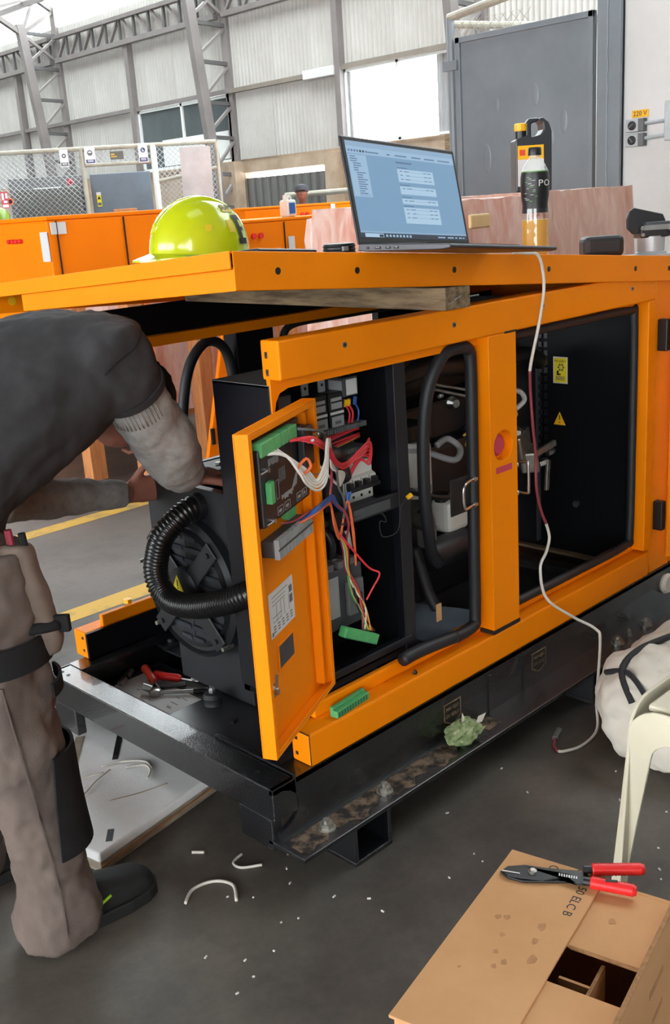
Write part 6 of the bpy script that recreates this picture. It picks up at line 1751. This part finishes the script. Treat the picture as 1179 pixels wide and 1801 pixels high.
# body: one continuous skin from pelvis to finger tips
mb = MB()
def tor(c_, ax, a, b_, n=20):
    ax = V(ax).normalized(); nrm = V((-ax.z, 0, ax.x))
    return ring(c_, (0, 1, 0), nrm, a, b_, n)
mb.loft([tor((-.50, .38, .90), (.1, 0, 1), .14, .09), tor((-.46, .38, 1.03), (.5, 0, 1), .14, .09), tor((-.30, .385, 1.15), (1, 0, .5), .15, .10), tor((-.16, .39, 1.19), (1, 0, .15), .15, .10), tor((-.06, .41, 1.20), (1, 0, -.1), .09, .07)])
def limbmb(mb, pts, rads): mb.tube(pts, .05, 14, rad=rads)
limbmb(mb, [V((-.10, .40, 1.20)), NB, NB.lerp(HD, .5)], [.07, .06, .058])
limbmb(mb, [V((-.13, .33, 1.20)), RS, RS.lerp(RE, .5), RE, RE.lerp(RW, .5), RW], [.05, .055, .05, .043, .038, .028])
limbmb(mb, [V((-.13, .48, 1.19)), LS, LS.lerp(LE, .5), LE, LE.lerp(LW_, .5), LW_], [.05, .052, .045, .040, .036, .028])
for (h, k_, a) in ((RH, RK, RA), (LH, LK, LA)):
    limbmb(mb, [V((h.x, h.y * .6 + .38 * .4, .95)), h, h.lerp(k_, .5), k_, k_.lerp(a, .45), a, a + V((0, 0, -.05))], [.08, .08, .07, .05, .052, .036, .036])
# head with face, looking down at the work
hd_f = frame(HD, (.62, .05, -.78), (.72, .06, -.69))
fdir = V((.30, .10, -.95)).normalized(); up_h = V((.95, .08, .30)).normalized(); sid = up_h.cross(fdir).normalized()
def hp_(a, b_, c_): return HD + fdir * a + sid * b_ + up_h * c_
mb2 = MB()
mb.loft([ring(HD + up_h * c_, sid, fdir, a, b_, 18) for (c_, a, b_) in ((-.11, .043, .047), (-.085, .052, .066), (-.04, .064, .080), (.02, .069, .086), (.06, .062, .079), (.09, .042, .054), (.105, .014, .019))])
mb.tube([hp_(.085, 0, .015), hp_(.105, 0, -.02), hp_(.09, 0, -.032)], .012, 8, rad=[.008, .014, .010])
for s_ in (-1, 1):
    mb.sphere(hp_(-.005, .075 * s_, -.005), .020, .012, .028, 10, 8)
    mb.sphere(hp_(.074, .03 * s_, .018), .014, n=10, m=8)
mb.tube([hp_(.088, -.022, -.058), hp_(.094, 0, -.058), hp_(.088, .022, -.058)], .007, 8)
hand(mb, RW, (.84, .30, .02), (.15, .1, -1), -1, .50, .95)
hand(mb, LW_, (.86, -.15, .02), (-.10, -.95, .05), -1, .75, .92)
fused('body', mb, M['skin'], pe, .0062, 4)
# hair
mb = MB()
mb.loft([ring(HD + up_h * c_ - fdir * .012, sid, fdir, a, b_, 20) for (c_, a, b_) in ((-.06, .062, .066), (-.02, .072, .082), (.03, .076, .088), (.07, .068, .082), (.10, .045, .056), (.110, .014, .019))])
MB_hair = fused('hair', mb, M['hair'], pe, .008, 4, .012, .02)
for s_ in (-1, 1):
    MB().sphere(hp_(.086, .03 * s_, .018), .006, n=10, m=6).build('eye', M['ink'], pe, smooth=True)
# t-shirt
mb = MB()
mb.loft([tor((-.485, .38, .955), (.45, 0, 1), .172, .120), tor((-.455, .38, 1.02), (.6, 0, 1), .178, .130), tor((-.37, .383, 1.105), (.8, 0, .7), .190, .150), tor((-.27, .385, 1.163), (1, 0, .42), .20, .162), tor((-.18, .39, 1.188), (1, 0, .2), .205, .150), tor((-.10, .40, 1.197), (1, 0, 0), .185, .125), tor((-.03, .42, 1.195), (1, 0, -.15), .10, .085)])
mb.tube([V((-.16, .36, 1.215)), V((-.13, .285, 1.238)), RS.lerp(RE, .0), RS.lerp(RE, .2), RS.lerp(RE, .36)], .07, 18, rad=[.09, .100, .094, .083, .077])
mb.tube([V((-.16, .44, 1.20)), LS, LS.lerp(LE, .25), LS.lerp(LE, .45)], .07, 18, rad=[.09, .088, .078, .072])
ts_ = fused('t_shirt', mb, M['shirt'], pe, .009, 7, .030, .085)
d_ = (RE - RS).normalized(); x_ = d_.cross(V((0, 1, 0))).normalized(); y_ = d_.cross(x_)
bpy.context.view_layer.update()
pw = V(world_loc(pe)); seam = []
for i in range(60):
    a = 2 * pi * i / 60
    ok, p, n_, k_ = ts_.closest_point_on_mesh(RS - d_ * .020 + V((-.012, 0, 0)) + (x_ * cos(a) + y_ * sin(a)) * .13 - pw)
    if (p + pw - RS).dot(V((0, 1, 0))) < .08: seam.append(p + pw + n_ * .0005)
    elif seam: seam.append(None)
runs = [[]]
if None in seam:
    k_ = seam.index(None); seam = seam[k_:] + seam[:k_]
for p in seam:
    if p is None: runs.append([])
    else: runs[-1].append(p)
run = [p for p in max(runs, key=len)[2:-2] if p.x > -.185]
for it in range(14):
    run = [run[0]] + [(run[i - 1] + run[i] * 2 + run[i + 1]) / 4 for i in range(1, len(run) - 1)] + [run[-1]]
run = [(lambda q: q[1] + pw + q[2] * .0004)(ts_.closest_point_on_mesh(p - pw)) for p in run]
MB().tube(run, .0017, 6).build('armhole_seam', M['black_cloth'], pe, smooth=True)
c0, c1 = RS.lerp(RE, .315), RS.lerp(RE, .375)
mb = MB().tube([c0, c1], .072, 22, rad=[.0805, .0785]); mb.build('sleeve_hem', M['shirt_rib'], pe, smooth='auto')
# pale arm sleeves
mb = MB()
mb.tube([RS.lerp(RE, .30), RS.lerp(RE, .5), RS.lerp(RE, .75), RE + V((.012, 0, .0)), RE.lerp(RW, .4), RE.lerp(RW, .75), RE.lerp(RW, .95)], .055, 18, rad=[.062, .067, .069, .071, .066, .054, .038])
fused('arm_sleeve', mb, M['sleeve'], pe, .007, 5, .020, .06)
mb = MB()
mb.tube([LS.lerp(LE, .38), LS.lerp(LE, .7), LE + V((-.01, 0, -.005)), LE.lerp(LW_, .35), LE.lerp(LW_, .7), LE.lerp(LW_, .96)], .05, 18, rad=[.056, .054, .054, .050, .044, .037])
fused('arm_sleeve', mb, M['sleeve'], pe, .007, 5, .016, .06)
for i in range(14):
    a = pi * .5 + i * .14
    d_ = (RE - RS).normalized(); x_ = d_.cross(V((0, 1, 0))).normalized(); y_ = d_.cross(x_)
    p = RS.lerp(RE, .38) + (x_ * cos(a) + y_ * sin(a)) * .0655; q = RS.lerp(RE, .56) + (x_ * cos(a) + y_ * sin(a)) * .0675
    MB().tube([p, q], .0016, 6).build('rib_knit', M['sleeve'], pe, smooth=True)
# trousers
def legprof(z):
    tb_ = [(.02, -.426, .25, .095), (.06, -.424, .25, .093), (.12, -.420, .25, .080), (.2, -.425, .25, .078), (.35, -.440, .25, .080), (.47, -.452, .25, .088), (.55, -.460, .252, .089), (.65, -.468, .256, .096), (.80, -.480, .268, .108), (.93, -.49, .29, .118)]
    for (a, b_) in zip(tb_, tb_[1:]):
        if a[0] <= z <= b_[0]:
            t = (z - a[0]) / (b_[0] - a[0]); return [a[i] + (b_[i] - a[i]) * t for i in (1, 2, 3)]
    return list(tb_[0][1:]) if z < .02 else list(tb_[-1][1:])
mb = MB()
zs2 = [.022, .05, .10, .15, .22, .3, .38, .46, .52, .6, .7, .8, .9]
mb.loft([ring((legprof(z)[0], legprof(z)[1], z), (1, 0, 0), (0, 1, 0), legprof(z)[2] * 1.04, legprof(z)[2], 22) for z in zs2])
mb.loft([ring((-.50 + .03 * sin(z * 4), .56 - .07 * (z / .9) ** 2, z), (1, 0, 0), (0, 1, 0), r * 1.04, r, 22) for (z, r) in ((.035, .082), (.15, .08), (.3, .08), (.5, .09), (.7, .1), (.9, .115))])
mb.loft([tor((-.49, .38, .80), (.0, 0, 1), .15, .10), tor((-.50, .38, .88), (.1, 0, 1), .178, .125), tor((-.495, .38, .95), (.3, 0, 1), .172, .118), tor((-.475, .38, 1.0), (.45, 0, 1), .166, .112)])
fused('trousers', mb, M['trouser'], pe, .008, 4, .034, .075)
def legpatch(name, z0, z1, a0, a1, m, off, nz=10, na=10, skew=0.0, th=.006):
    def f(u, v, o_):
        z = z0 + (z1 - z0) * v; c = legprof(z); a = a0 + (a1 - a0) * u + skew * v
        r = c[2] + o_
        return V((c[0] + r * 1.04 * cos(a), c[1] + r * sin(a), z))
    mb = MB(); mb.grid(lambda u, v: f(u, v, off), na, nz); mb.grid(lambda u, v: f(u, v, off - th), na, nz)
    n = (na + 1) * (nz + 1); ed = []
    bd = [i for i in range(na + 1)] + [(j + 1) * (na + 1) - 1 for j in range(1, nz + 1)] + [nz * (na + 1) + i for i in range(na - 1, -1, -1)] + [j * (na + 1) for j in range(nz - 1, 0, -1)]
    for i in range(len(bd)):
        a, b_ = bd[i], bd[(i + 1) % len(bd)]; mb.f.append((a, b_, b_ + n, a + n))
    return mb.build(name, M[m], pe, smooth='auto')
# angles: 0 = +x (front of the leg), -90 = towards the camera side
legpatch('knee_panel', .235, .475, radians(-100), radians(14), 'black_cloth', .017, 12, 12, .35)
legpatch('thigh_band', .675, .735, radians(-150), radians(15), 'black_cloth', .015, 5, 14, .25)
legpatch('pocket_flap', .60, .63, radians(-60), radians(0), 'black_cloth', .022, 4, 8)
legpatch('side_seam', .06, .66, radians(-113), radians(-111), 'trouser', .013, 14, 2)
# hanging tool pocket on the thigh
TPO = V((-.372, .175, .72))
pf2 = frame((-.405, .205, .80), (.66, -.70, 0), (-.70, -.66, .12))
mb = MB()
rings_ = []
for (h_, w_, d_) in ((.115, .030, .026), (.10, .036, .030), (.05, .040, .032), (-.02, .048, .033), (-.08, .050, .030), (-.115, .038, .022), (-.13, .015, .012)):
    rings_.append(ring(pf2[0] + FZ * h_ + pf2[1] * (-.10 * h_) + pf2[1] * .0, pf2[1], pf2[3], w_, d_, 20, 3))
mb.loft(rings_)
pk_ = fused('tool_pocket', mb, M['trouser_lt'], pe, .006, 4, .010, .05)
MB().tube(smoothpath([pf2[0] + FZ * -.055 + pf2[1] * (-.054 + .108 * i / 8) + pf2[3] * (.032 * sin(pi * i / 8) + .008) for i in range(9)], 2), .012, 8).build('pocket_band', M['black_cloth'], pe, smooth=True)
MB().fbox((pf2[0] + FZ * -.055 + pf2[1] * .056, pf2[1], FZ, pf2[3]), -.01, .022, -.016, .020, -.006, .012).build('band_tab', M['black_cloth'], pe, bevel=.003)
for (a, b_) in ((-.014, .02), (.012, .012)):
    MB().tube([pf2[0] + FZ * .09 + pf2[1] * a, pf2[0] + FZ * (.125 + b_) + pf2[1] * (a - .004)], .008, 8).build('pocket_tool', M['black_cloth' if a > 0 else 'wire_pink'], pe, smooth='auto')
MB().tube(smoothpath([pf2[0] + FZ * h_ + pf2[1] * -(.037 + .010 * (.1 - h_) * 5) + pf2[3] * .012 for h_ in (.11, .05, -.02, -.08)], 4), .0022, 6).build('pocket_seam', M['trouser_lt'], pe, smooth=True)
# shoes
def shoe(cx, cy, ang, nm):
    d_ = V((cos(ang), sin(ang), 0)); s_ = V((-sin(ang), cos(ang), 0)); o_ = V((cx, cy, 0))
    mb = MB()
    mb.loft([ring(o_ + d_ * a + FZ * z, s_, FZ, w_, h_, 20, 2.6) for (a, z, w_, h_) in ((-.098, .050, .022, .022), (-.09, .055, .034, .038), (-.05, .062, .040, .052), (.0, .066, .043, .056), (.06, .058, .048, .046), (.12, .048, .052, .036), (.17, .042, .047, .029), (.195, .036, .030, .020), (.203, .034, .012, .010))])
    mb.tube([o_ + FZ * .07 + d_ * .012, o_ + FZ * .13 + d_ * .005], .04, 16, rad=[.044, .04])
    fused('shoe', mb, M['shoe'], pe, .007, 4)
    prof = [(-.106, .020), (-.10, .036), (-.06, .043), (.0, .043), (.06, .050), (.12, .056), (.17, .050), (.198, .034), (.210, .010)]
    pts = [o_ + d_ * a + s_ * w_ for (a, w_) in prof] + [o_ + d_ * a - s_ * w_ for (a, w_) in reversed(prof)]
    MB().prism([p + FZ * .001 for p in pts], FZ * .030).build('sole', M['sole'], pe, bevel=.004)
    MB().tube(smoothpath([o_ + d_ * .02 - s_ * .047 + FZ * .052, o_ + d_ * .05 - s_ * .051 + FZ * .062, o_ + d_ * .075 - s_ * .05 + FZ * .070], 3), .0035, 6).build('lime_flash', M['lime'], pe, smooth=True)
    for i in range(3):
        a = .05 + .022 * i
        MB().tube(smoothpath([o_ + d_ * a - s_ * .028 + FZ * (.098 - .01 * i), o_ + d_ * (a + .004) + FZ * (.108 - .012 * i), o_ + d_ * a + s_ * .028 + FZ * (.098 - .01 * i)], 3), .0028, 6).build('lace', M['black_cloth'], pe, smooth=True)
shoe(-.400, .248, -.06, 'r')
shoe(-.50, .56, .05, 'l')
